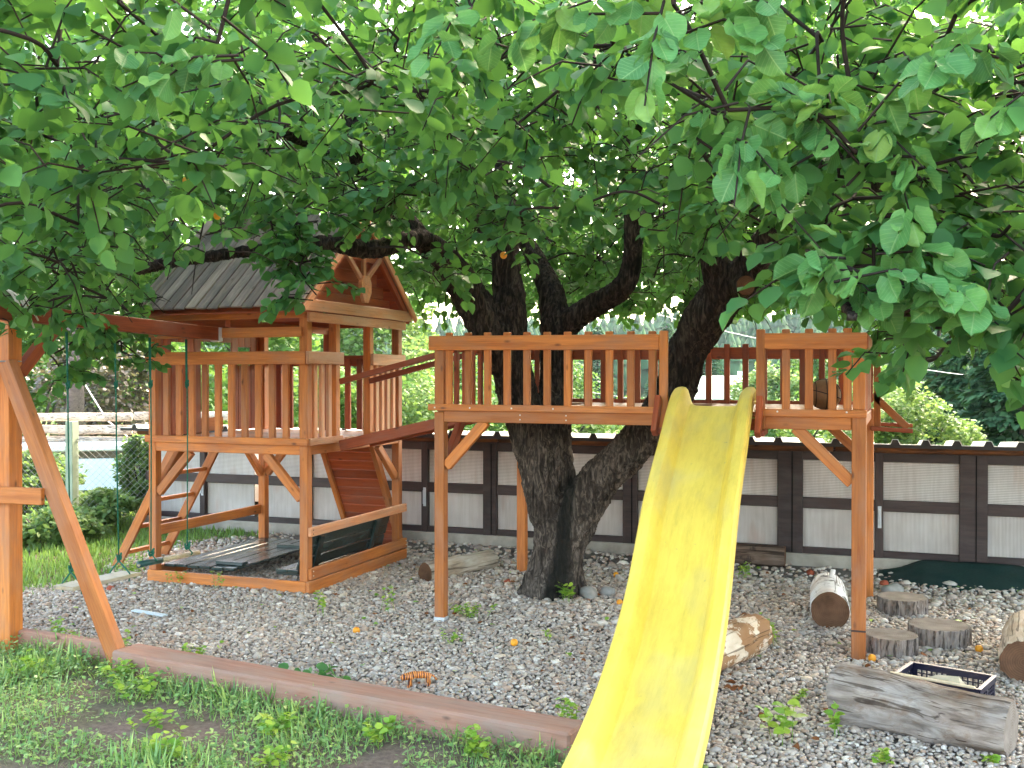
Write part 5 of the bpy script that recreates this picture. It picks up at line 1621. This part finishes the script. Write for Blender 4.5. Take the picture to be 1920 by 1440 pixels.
WEEDS = [((-3.81, 6.36), .20, .07, 4, .032, 'tall yellow-green weed by the front corner of the tower'), ((-3.44, 6.66), .17, .09, 4, .026, 'thin weed sprig left of the front platform post'),
         ((-2.80, 6.68), .10, .13, 14, .030, 'broad low lime green weed patch right of the front platform post'), ((-2.66, 5.98), .07, .12, 7, .022, 'small low weed between post and toy tiger'),
         ((-2.10, 6.27), .08, .05, 3, .024, 'tiny weed sprig right of the fallen apricot'), ((-0.775, 6.66), .16, .10, 8, .045, 'leafy green weed at the end of the tan log'),
         ((-1.21, 8.75), .16, .07, 6, .034, 'green weed near the shed behind the slide'), ((-0.49, 4.92), .15, .10, 4, .055, 'two-stemmed round-leaved seedling left of the grey log'),
         ((-0.50, 5.55), .05, .06, 4, .026, 'tiny weed left of the grey split log'), ((-0.285, 5.06), .14, .06, 3, .040, 'slim seedling in front of the grey split log'),
         ((-1.47, 4.66), .17, .07, 7, .030, 'green weed where the border timber meets the slide'), ((-2.33, 7.38), .13, .09, 7, .042, 'ivy-like green plant at the foot of the trunk'),
         ((-6.02, 7.02), .16, .14, 14, .030, 'yellow-green weed clump at the left corner of the tower'), ((-5.45, 6.90), .12, .07, 5, .024, 'thin weed before the front sandbox board'),
         ((-3.92, 5.10), .10, .08, 6, .028, 'light green weed behind the thick border timber'), ((-0.05, 4.80), .05, .06, 5, .03, 'tiny weed in the gravel before the grey log'),
         ((-4.42, 5.02), .14, .12, 10, .034, 'yellowish weed beside the foot of the slanted leg'), ((-4.95, 5.10), .15, .12, 9, .034, 'pale green weed behind the thin border timber'),
         ((0.36, 4.93), .06, .04, 3, .026, 'tiny weed against the right end of the grey log'), ((-5.05, 6.88), .16, .05, 4, .024, 'upright weed before the middle of the sandbox board'),
         ((-6.55, 5.9), .12, .14, 9, .03, 'pale weed on gravel left of the board swing'), ((-1.02, 4.62), .12, .06, 4, .04, 'green seedling beside the lower end of the slide')]
for i, ((x, y), h, sp, ns, lf, lb) in enumerate(WEEDS):
    o = obj('weed', weed_mesh(100 + i, h, sp, ns, lf), None, Matrix.Translation((x, y, 0.015)))
    tag(o, lb, 'weed', 'weeds growing in the gravel')

# fallen leafy twig on the gravel
def fallen_twig():
    n = 22
    pos = np.stack([-3.02 + rng.normal(0, .11, n), 4.97 + rng.normal(0, .05, n), 0.04 + 0.05 * rng.random(n)], 1)
    v, f = leaf_cloud(pos, rand_dirs(n, 0.1), rand_up(n, 0.9), 0.055 + 0.02 * rng.random(n), LT, LF, 0.6)
    base = np.array([-3.02, 4.97, 0])
    t = thing('fallen_twig', tuple(base), 'fallen dark green leafy twig lying behind the border timber', 'twig')
    obj('leaves', np_mesh('leaves', v - base, f, M_['leaf'], True), t, W[t])
    tube('stem', [(-3.18, 4.99, 0.03), (-3.02, 4.97, 0.05), (-2.86, 4.95, 0.035)], 0.004, M_['twig'], t, 5)
    lf = np_mesh('dropped_leaf', *leaf_cloud(np.zeros((1, 3)), np.array([(0.4, -0.3, 0.3)]), np.array([(0.3, -0.5, 1.0)]), np.array([0.075])), M_['leaf'], True)
    tag(obj('dropped_leaf', lf, None, Matrix.Translation((-3.40, 4.97, 0.045))), 'single green leaf beside the yellow apricot at the timber', 'leaf')
    lf2 = np_mesh('dropped_leaf', *leaf_cloud(rng.normal(0, .03, (7, 3)) * np.array([1, 1, .3]), rand_dirs(7, 0), rand_up(7, .8), np.full(7, .05)), M_['dry_leaf'], True)
    tag(obj('dry_leaves', lf2, None, Matrix.Translation((-0.83, 5.62, 0.035))), 'small heap of brown dry leaves right of the slide', 'leaf')
fallen_twig()

def build_lawn():
    # foreground lawn: short weeds and blades, patchy
    n = 80000
    x = rng.uniform(-6.6, 0.6, n); y = rng.uniform(2.6, 5.2, n)
    lim = 4.80 - 0.135 * (x + 4.25)
    lim = np.where(x < -4.25, 4.98, lim)
    f = np.array([noise.noise((a * 1.5, b * 1.9, 3.3)) + 0.5 * noise.noise((a * 4.5, b * 4.5, 1.1)) for a, b in zip(x, y)])
    edge = np.clip(1 - (lim - y) / 0.6, 0, 1) * 0.35 + np.clip((-3.2 - x) / 2.0, 0, 1) * 0.22
    ok = (y < lim) & (f + edge + rng.random(n) * 0.34 > 0.17)
    x, y, f, edge = x[ok], y[ok], f[ok], edge[ok]
    n = len(x)
    k = rng.random(n) < 0.40
    parts_v, parts_f, off = [], [], 0
    # blades
    p = np.stack([x[k], y[k], np.zeros(k.sum())], 1)
    a = rng.random(len(p)) * 6.28
    d = np.stack([np.cos(a), np.sin(a), 0.35 + 1.3 * rng.random(len(p))], 1)
    nr = np.stack([-np.cos(a), -np.sin(a), np.full(len(p), .5)], 1)
    v, fc = leaf_cloud(p, d, nr, (0.03 + 0.06 * rng.random(len(p)) ** 1.5 + 0.06 * edge[k]) * np.clip(0.55 + 1.3 * (f[k] + edge[k]), 0.45, 1.7), BT, BF)
    parts_v.append(v); parts_f.append(fc + off); off += len(v)
    # small round weed leaves
    k = ~k
    p = np.stack([x[k], y[k], 0.008 + 0.075 * rng.random(k.sum()) * (0.5 + edge[k] * 2)], 1)
    d = rand_dirs(len(p), 0.0); d[:, 2] = rng.normal(0.1, 0.3, len(p))
    v, fc = leaf_cloud(p, d, rand_up(len(p), 0.4), 0.015 + 0.022 * rng.random(len(p)) ** 2, ST * np.array([0.75, 1, 1]), SF)
    parts_v.append(v); parts_f.append(fc + off); off += len(v)
    o = obj('lawn', np_mesh('lawn', np.concatenate(parts_v), np.concatenate(parts_f), M_['lawn'], True))
    tag(o, 'patchy grass and clover on bare soil in the foreground', 'grass', kind='stuff')
    # lawn on the left behind the swing
    n = 60000
    x = rng.uniform(-13.5, -5.9, n); y = rng.uniform(5.4, 11.5, n)
    ed = -6.45 - 0.25 * np.sin(y * 1.7) - np.maximum(0, 6.6 - y) * 0.55
    ok = (x < ed + rng.normal(0, 0.12, n)) & ~((x > -8.2) & (y > 9.5))
    p = np.stack([x[ok], y[ok], np.zeros(ok.sum())], 1)
    a = rng.random(len(p)) * 6.28
    d = np.stack([np.cos(a) * .6, np.sin(a) * .6, np.ones(len(p))], 1)
    nr = np.stack([-np.cos(a), -np.sin(a), np.full(len(p), .5)], 1)
    v, fc = leaf_cloud(p, d, nr, 0.035 + 0.06 * rng.random(len(p)) ** 1.5, BT * np.array([2.2, 1, 1]), BF)
    o = obj('grass', np_mesh('grass', v, fc, M_['lawn_far'], True))
    tag(o, 'bright sunlit grass left of the gravel by the fence', 'grass', kind='stuff')
build_lawn()

# taller weeds rooted in the lawn
LW = [((-4.05, 4.62), .13, .10, 8, .034, 'yellowish weed in front of the slanted leg foot'), ((-3.75, 4.42), .12, .12, 9, .036, 'green weed tuft against the left end of the timber'),
      ((-3.35, 4.10), .10, .14, 9, .032, 'yellow-green weed tuft in the middle of the lawn'), ((-2.75, 4.15), .12, .10, 8, .040, 'leafy weed on the lawn below the toy tiger'),
      ((-2.25, 4.25), .13, .09, 7, .038, 'leafy weed against the middle of the timber'), ((-1.75, 4.22), .14, .09, 7, .040, 'leafy weed near the right end of the timber'),
      ((-3.05, 3.75), .10, .12, 8, .034, 'pale weed tuft at the bottom of the lawn'), ((-4.6, 4.55), .14, .14, 10, .032, 'weed clump before the thin border timber'),
      ((-2.55, 3.85), .10, .12, 8, .032, 'lime weed tuft at the bottom middle of the lawn'), ((-5.0, 4.35), .12, .16, 12, .030, 'low green weed clump near the left edge')]
for i, ((x, y), h, sp, ns, lf, lb) in enumerate(LW):
    o = obj('weed', weed_mesh(300 + i, h, sp, ns, lf), None, Matrix.Translation((x, y, 0.0)))
    tag(o, lb, 'weed', 'weeds growing in the lawn')

# ------------------------------------------------------------------ background, left
def build_left_background():
    # concrete bridge slab with log guard rail
    t = thing('road_bridge', (-12.5, 12.4, 0), 'pale concrete road slab with dark retaining wall far left', 'wall')
    d = Vector((1.73, 0.65, 0)).normalized()
    a, b = Vector((-15.5, 11.25, 0)), Vector((-9.4, 13.55, 0))
    board('slab', a + Vector((0, 0, 0.58)), b + Vector((0, 0, 0.68)), 0.10, 1.5, M_['white_wall'], t, bev=0.02)
    board('retaining_wall', a + Vector((0, 0.2, 0.24)), b + Vector((0, 0.2, 0.28)), 0.6, 0.5, M_['concrete'], t)
    o = board('wall_panel', Vector((-11.75, 11.95, 0.24)), Vector((-10.75, 12.33, 0.26)), 0.46, 0.06, M_['pale_blue'], t)
    o['label'] = 'pale blue panel on the wall'
    g = thing('log_guard_rail', (-12.5, 12.6, 0.6), 'rustic guard rail of three horizontal logs on dark posts', 'guard rail')
    n = 0
    for s in (-2.6, -0.65, 1.3, 3.2):
        p = Vector((-12.1, 12.75, 0)) + d * s
        tube('post', [(p.x, p.y, 0.6), (p.x, p.y, 1.16)], 0.085, M_['pole'], g, 10)
    for z, r in ((1.06, 0.065), (0.86, 0.07), (0.70, 0.06)):
        for k in range(3):
            p0 = Vector((-12.1, 12.65, 0)) + d * (-3.4 + 2.25 * k); p1 = p0 + d * 2.2
            pts = [p0.lerp(p1, i / 5) + Vector((0, -0.05, z + 0.012 * k + random.uniform(-.01, .01))) for i in range(6)]
            tube('log_rail', pts, [r + random.uniform(-.006, .006) for _ in pts], M_['log_pale'], g, 9, 0.1, k)
    pole = thing('utility_pole', (-13.37, 14.2, 0), 'dark wooden utility pole standing behind the guard rail', 'pole')
    tube('shaft', [(-13.37, 14.2, 0), (-13.37, 14.2, 6.5)], [0.15, 0.12], M_['pole'], pole, 12)
    board('cross_arm', (-13.9, 14.2, 6.2), (-12.8, 14.2, 6.2), 0.1, 0.1, M_['pole'], pole)
    tube('stay_wire', [(-13.2, 14.2, 3.2), (-13.18, 14.1, 1.7), (-12.5, 14.0, 0.95), (-12.0, 13.9, 0.7)], 0.012, M_['white_rope'], pole, 5)
    # chain-link fence
    f = thing('chain_link_fence', (-8.4, 9.2, 0), 'grey chain-link fence with pale green concrete post left of shed', 'fence')
    pts = [Vector((-8.55, 9.05, 0)), Vector((-8.10, 9.80, 0))]
    post('post', -8.58, 9.06, -0.02, 1.20, 0.10, M_['post_concrete'], f)
    post('post', -10.6, 8.6, -0.02, 1.20, 0.10, M_['post_concrete'], f)
    def link(p, q, z0, z1, s):
        d = (q - p); L = d.length; d.normalize()
        V, F = [], []
        h = z1 - z0
        k = -h
        lines = []
        while k < L:
            for sg in (1, -1):
                u0, u1 = k, k + h
                a0, a1 = z0, z1
                if sg < 0: a0, a1 = z1, z0
                t0 = max(0, -u0 / h) if u0 < 0 else 0
                t1 = min(1, (L - u0) / h)
                if t1 > t0:
                    P0 = p + d * (u0 + h * t0) + Vector((0, 0, a0 + (a1 - a0) * t0))
                    P1 = p + d * (u0 + h * t1) + Vector((0, 0, a0 + (a1 - a0) * t1))
                    lines.append((P0, P1))
            k += s
        for (P0, P1) in lines:
            Vt, Ft = tube_arrays([P0, P1], [0.0022, 0.0022], 3, 0, 0, False)
            o0 = len(V); V += Vt; F += [tuple(i + o0 for i in ff) for ff in Ft]
        inv = W[f].inverted()
        o = obj('wire_mesh', mesh_data('wire_mesh', [inv @ v for v in V], F, M_['wire']), f, W[f])
        o['kind'] = 'stuff'
        tube('top_wire', [p + Vector((0, 0, z1)), q + Vector((0, 0, z1))], 0.004, M_['wire'], f, 4)
    link(Vector((-8.55, 9.05, 0)), Vector((-8.08, 9.75, 0)), 0.05, 1.0, 0.075)
    link(Vector((-10.6, 8.6, 0)), Vector((-8.62, 9.05, 0)), 0.05, 1.0, 0.075)
build_left_background()

# ------------------------------------------------------------------ background plants
def bush(name, label, cat, x, y, r, h, n, mat, leaf, group=None, stems=True, z0=None, clumps=26, T=ST, Fc=SF):
    z0 = float(hgt(x, y)) if z0 is None else z0
    t = thing(name, (x, y, z0), label, cat, group)
    pts = crown_points((0, 0, h * 0.55), (r, r, h * 0.5), n, clumps)
    pts = pts[pts[:, 2] > 0.02]
    v, f = leaf_cloud(pts, rand_dirs(len(pts), 0.2), rand_up(len(pts), 0.8), leaf * (0.6 + 0.8 * rng.random(len(pts))), T, Fc, 0.3)
    o = obj('foliage', np_mesh('foliage', v, f, M_[mat], True), t, W[t]); o['kind'] = 'stuff'
    for k in range(4):
        a = k * 1.7 + x
        tube('stem', [(x + 0.05 * math.cos(a), y + 0.05 * math.sin(a), z0 - 0.05), (x + r * 0.25 * math.cos(a), y + r * 0.25 * math.sin(a), z0 + h * 0.35), (x + r * 0.5 * math.cos(a), y + r * 0.5 * math.sin(a), z0 + h * 0.7)], [0.03 * max(r, .4), 0.02 * max(r, .4), 0.008], M_['bg_bark'], t, 6)
    return t

def leafy_tree(label, x, y, h, r, n, mat, leaf, group='trees beyond the shed'):
    z0 = float(hgt(x, y))
    t = thing('leafy_tree', (x, y, z0), label, 'tree', group)
    pts = crown_points((0, 0, h * 0.6), (r, r, h * 0.42), n, 40, 0.30)
    v, f = leaf_cloud(pts, rand_dirs(len(pts), 0.3), rand_up(len(pts), 0.8), leaf * (0.6 + 0.8 * rng.random(len(pts))), ST, SF, 0.3)
    o = obj('crown', np_mesh('crown', v, f, M_[mat], True), t, W[t]); o['kind'] = 'stuff'
    tube('trunk', [(x, y, z0 - 0.1), (x + 0.1, y, z0 + h * 0.3), (x, y + 0.1, z0 + h * 0.75)], [0.03 * h, 0.022 * h, 0.008 * h], M_['bg_bark'], t, 9, 0.1)
    for k in range(4):
        a = k * 1.6
        tube('limb', [(x + 0.05, y, z0 + h * (0.28 + 0.06 * k)), (x + r * 0.5 * math.cos(a), y + r * 0.5 * math.sin(a), z0 + h * (0.5 + 0.07 * k))], [0.012 * h, 0.004 * h], M_['bg_bark'], t, 6)

def conifer(label, x, y, h, r, n, mat='conifer', group='conifers behind the shed'):
    z0 = float(hgt(x, y))
    t = thing('conifer', (x, y, z0), label, 'tree', group)
    tube('trunk', [(x, y, z0 - 0.1), (x, y, z0 + h * 0.97)], [0.022 * h, 0.004 * h], M_['bg_bark'], t, 8)
    tier = rng.random(n) ** 0.7
    nt = int(h * 2.2)
    lev = np.round((1 - tier) * nt) / nt
    z = h * (0.06 + 0.92 * lev)
    rr = r * (1 - lev) * (0.25 + 0.75 * rng.random(n) ** 0.5)
    a = rng.random(n) * 6.28
    k = np.round(a / 6.28 * 9 + lev * 40) / 9 * 6.28 + rng.normal(0, 0.16, n)
    pts = np.stack([np.cos(k) * rr, np.sin(k) * rr, z - rr * 0.28 + rng.normal(0, 0.04, n)], 1)
    d = np.stack([np.cos(k), np.sin(k), np.full(n, -0.35)], 1) + rng.normal(0, 0.25, (n, 3))
    v, f = leaf_cloud(pts, d, rand_up(n, 0.5), 0.05 * h * (0.6 + 0.6 * rng.random(n)), ST * np.array([0.6, 1, 1]), SF)
    o = obj('needles', np_mesh('needles', v, f, M_[mat], True), t, W[t]); o['kind'] = 'stuff'

def bgpos(px, d):
    """world x, y of a bearing (tangent of the angle right of the camera axis) at a distance"""
    fx, fy = -math.sin(R(20.5)), math.cos(R(20.5))
    rx, ry = math.cos(R(20.5)), math.sin(R(20.5))
    return fx * d + rx * px * d, fy * d + ry * px * d

def build_bg_plants():
    B = lambda px, d: bgpos((px - 960) / 1950, d)
    G1 = 'bushes behind the shed'
    data = [(560, 16.0, 1.1, 1.9, 5000, 'bush', .09, 'mid green bush seen through the tower railings'),
            (715, 17.5, 1.2, 2.1, 6000, 'bush_bright', .09, 'bright bush under the sloping bridge'),
            (880, 22, 1.5, 2.0, 5000, 'bush', .10, 'rounded bush seen through the left platform railing'),
            (1040, 20, 1.4, 1.45, 5000, 'bush_bright', .09, 'low bright bush behind the tree fork'),
            (1180, 24, 1.8, 1.7, 5000, 'bush', .10, 'wide low bush behind the right limb'),
            (1480, 23, 1.8, 1.8, 5000, 'bush', .10, 'low bush seen through the right railing'),
            (1590, 19, 1.2, 1.75, 5000, 'bush_bright', .09, 'bush behind the right platform corner'),
            (1735, 13.2, 0.62, 1.52, 9000, 'bush_bright', .055, 'bright fluffy bush right of the platform')]
    for px, d, r, h, n, m, lf, lb in data:
        x, y = B(px, d)
        bush('bush', lb, 'bush', x, y, r, h, n, m, lf, G1)
    G2 = 'bushes beside the road on the left'
    data = [(30, 12.0, 0.65, 0.80, 5000, 'bush_bright', .07, 'green bush behind the swing post at the left edge'),
            (272, 12.6, 0.32, 1.05, 4000, 'bush_bright', .06, 'leafy shrub beside the chain-link fence'),
            (175, 11.6, 0.50, 0.40, 3500, 'bush_bright', .06, 'low shrub below the pale blue panel'),
            (90, 10.5, 0.5, 0.36, 3500, 'bush_bright', .06, 'low dark shrub behind the slanted leg'),
            (205, 19.5, 1.2, 2.4, 7000, 'dry_bush', .10, 'brownish bush behind the guard rail'),
            (60, 22, 1.8, 2.8, 6000, 'bush', .12, 'tall green bush behind the utility pole'),
            (330, 21, 1.6, 2.6, 6000, 'bush', .12, 'tall bush behind the left side of the tower')]
    for px, d, r, h, n, m, lf, lb in data:
        x, y = B(px, d)
        bush('bush', lb, 'bush', x, y, r, h, n, m, lf, G2)
    for px, d, h, r, n, m, lb in ((440, 30, 7.5, 2.6, 9000, 'bush', 'tall leafy tree behind the tower roof'), (700, 38, 6.8, 2.6, 9000, 'bush_bright', 'light green tree beyond the sloping bridge'),
                                  (820, 48, 6.2, 2.6, 8000, 'bush', 'leafy tree seen left of the trunk'), (1010, 60, 6.0, 3.0, 8000, 'bush', 'leafy tree far behind the trunk fork'),
                                  (1560, 50, 6.6, 2.8, 8000, 'bush', 'leafy tree far behind the right railing'), (120, 34, 8.5, 3.4, 9000, 'bush', 'tall tree behind the utility pole'),
                                  (1440, 44, 4.8, 2.0, 7000, 'bush_bright', 'small tree right of the green-roofed house')):
        x, y = B(px, d)
        leafy_tree(lb, x, y, h, r, n, M_ and m, 0.20)
    for px, d, h, r, n, lb in ((1830, 22, 5.0, 1.6, 9000, 'dark conifer behind the bright fluffy bush'), (1920, 20, 4.6, 1.7, 9000, 'dark conifer at the right edge behind the shed'),
                               (1760, 30, 6.5, 1.9, 8000, 'taller conifer behind the other conifers'), (2010, 26, 6.0, 2.0, 8000, 'conifer just beyond the right edge'),
                               (1330, 75, 7.5, 2.2, 5000, 'far conifer behind the green-roofed house'), (1250, 80, 8.5, 2.4, 5000, 'far conifer left of the green-roofed house'), (1120, 85, 8.5, 2.5, 5000, 'far conifer behind the tree fork')):
        x, y = B(px, d)
        conifer(lb, x, y, h, r, n)
build_bg_plants()

# far wooded hill
def build_forest():
    n = 2600
    x = rng.uniform(-230, 90, n); y = rng.uniform(95, 300, n)
    z = hgt(x, y)
    h = rng.uniform(4.5, 9.5, n); r = h * rng.uniform(0.20, 0.38, n)
    sides, tiers = 9, 4
    V, F = [], []
    T = []
    for k in range(tiers):
        f0, f1 = 0.08 + k * 0.21, 0.08 + k * 0.21 + 0.36
        T.append((f0, 1 - k * 0.22, min(1.0, f1)))
    for i in range(n):
        bx, by, bz = x[i], y[i], z[i]
        for (f0, w, f1) in T:
            o0 = len(V)
            for s in range(sides):
                a = 6.283 * s / sides + rng.random() * 0.4
                q = r[i] * w * (0.65 + 0.5 * rng.random())
                V.append((bx + math.cos(a) * q, by + math.sin(a) * q, bz + h[i] * (f0 + 0.05 * rng.random())))
            V.append((bx, by, bz + h[i] * f1))
            for s in range(sides): F.append((o0 + s, o0 + (s + 1) % sides, o0 + sides))
    o = obj('forest', np_mesh('forest', np.array(V), np.array(F), M_['conifer']))
    tag(o, 'far wooded hillside behind the houses', 'forest', kind='stuff')
build_forest()

# house with green roof
def build_house():
    x, y = bgpos((1345 - 960) / 1950, 58)
    z0 = float(hgt(x, y)) - 0.05
    t = thing('green_roof_house', (x, y, z0), 'small ochre house with green hipped roof in the distance', 'house', rz=R(12))
    Mt = W[t]
    obj('wall', box_mesh(6.0, 3.15, 5.0, M_['house_wall'], 0.01), t, Mt @ Matrix.Translation((0, 0, 1.575)))
    e, zr = 0.35, 3.12
    V = [(-3 - e, -2.5 - e, zr), (3 + e, -2.5 - e, zr), (3 + e, 2.5 + e, zr), (-3 - e, 2.5 + e, zr), (-1.1, 0, zr + 1.25), (1.1, 0, zr + 1.25),
         (-3 - e, -2.5 - e, zr - .08), (3 + e, -2.5 - e, zr - .08), (3 + e, 2.5 + e, zr - .08), (-3 - e, 2.5 + e, zr - .08)]
    F = [(0, 1, 5, 4), (1, 2, 5), (2, 3, 4, 5), (3, 0, 4), (0, 6, 7, 1), (1, 7, 8, 2), (2, 8, 9, 3), (3, 9, 6, 0), (9, 8, 7, 6)]
    rf = obj('roof', mesh_data('roof', V, F, M_['teal_roof']), t, Mt)
    obj('chimney', box_mesh(0.5, 1.0, 0.5, M_['white_wall'], 0.01), rf, Mt @ Matrix.Translation((1.4, 0.6, zr + 1.0)))
    for wx in (-1.8, 0.2, 2.0):
        w = obj('window', box_mesh(1.0, 1.1, 0.06, M_['white_wall'], 0.005), t, Mt @ Matrix.Translation((wx, -2.52, 1.8)))
        obj('glass', box_mesh(0.8, 0.9, 0.03, M_['glass_dark'], 0.002), w, Mt @ Matrix.Translation((wx, -2.555, 1.8)))
build_house()

# overhead wires
def wire(label, a, b, sag, r=0.012):
    a, b = Vector(a), Vector(b)
    pts = [a.lerp(b, i / 20) - Vector((0, 0, sag * 4 * (i / 20) * (1 - i / 20))) for i in range(21)]
    o = tube('overhead_wire', pts, r, M_['cable'], None, 4)
    tag(o, label, 'wire')
wire('overhead wire crossing behind the platform railing', (-13.37, 14.2, 6.2), (6.0, 34.0, 1.4), 1.1)
wire('lower overhead wire right of the platform', (-9.5, 33.0, 1.15), (7.5, 22.0, 1.05), 0.45)

# small bits
def build_bits():
    t = thing('toy_bowl', (-4.50, 7.35, 1.192), 'small red and yellow toy lying on the tower deck', 'toy')
    V, F = tube_arrays([(-4.50, 7.35, 1.192), (-4.50, 7.35, 1.225), (-4.50, 7.35, 1.235)], [0.05, 0.062, 0.064], 16)
    obj('bowl', mesh_data('bowl', V, F, plain('red_toy_plastic', (0.50, 0.03, 0.02), 0.4, 0.4, 0.05, 5, 0), True), t)
    V, F = tube_arrays([(-4.50, 7.35, 1.236), (-4.50, 7.35, 1.25)], [0.068, 0.066], 16)
    obj('rim', mesh_data('rim', V, F, plain('yellow_toy_plastic', (0.60, 0.50, 0.05), 0.4, 0.4, 0.05, 5, 0), True), t)
    p = thing('pale_slat', (-5.0, 5.95, 0.03), 'flat pale strip of wood half buried in the gravel', 'slat')
    board('strip', (-5.15, 6.02, 0.020), (-4.82, 5.96, 0.022), 0.012, 0.05, M_['pale_blue'], p)
build_bits()

def build_litter():
    n = 420
    x = rng.uniform(-6.0, 1.0, n); y = rng.uniform(4.8, 9.3, n)
    ok = y > 5.0 - 0.135 * (x + 4.25)
    p = np.stack([x[ok], y[ok], np.full(ok.sum(), 0.034)], 1)
    k = rng.random(len(p))
    for sel, m, nm, lb in ((k < 0.7, 'dry_leaf', 'leaf_litter', 'scattered brown dry leaf bits on the gravel'), (k >= 0.7, 'weed', 'leaf_litter', 'scattered yellow-green leaf bits on the gravel')):
        q = p[sel]
        d = rand_dirs(len(q), 0.0); d[:, 2] = rng.normal(0, 0.15, len(q))
        v, f = leaf_cloud(q, d, rand_up(len(q), 0.4), 0.018 + 0.025 * rng.random(len(q)), LT, LF, 0.8)
        tag(obj(nm, np_mesh(nm, v, f, M_[m], True)), lb, 'leaf litter', kind='stuff')
build_litter()

# ------------------------------------------------------------------ haze: thin even air round everything
def build_haze():
    m = bpy.data.materials.new('haze')
    m.use_nodes = True
    t = m.node_tree
    t.nodes.remove(t.nodes['Principled BSDF'])
    v = t.nodes.new('ShaderNodeVolumePrincipled')
    v.inputs['Color'].default_value = (0.80, 0.90, 1.0, 1)
    v.inputs['Density'].default_value = 0.0002
    v.inputs['Anisotropy'].default_value = 0.0
    t.links.new(v.outputs[0], t.nodes['Material Output'].inputs['Volume'])
    o = obj('haze', box_mesh(1900, 42, 1600, m, 0), None, Matrix.Translation((0, 450, 17)))
    tag(o, 'thin pale summer haze over the distance', 'haze', kind='stuff')
build_haze()
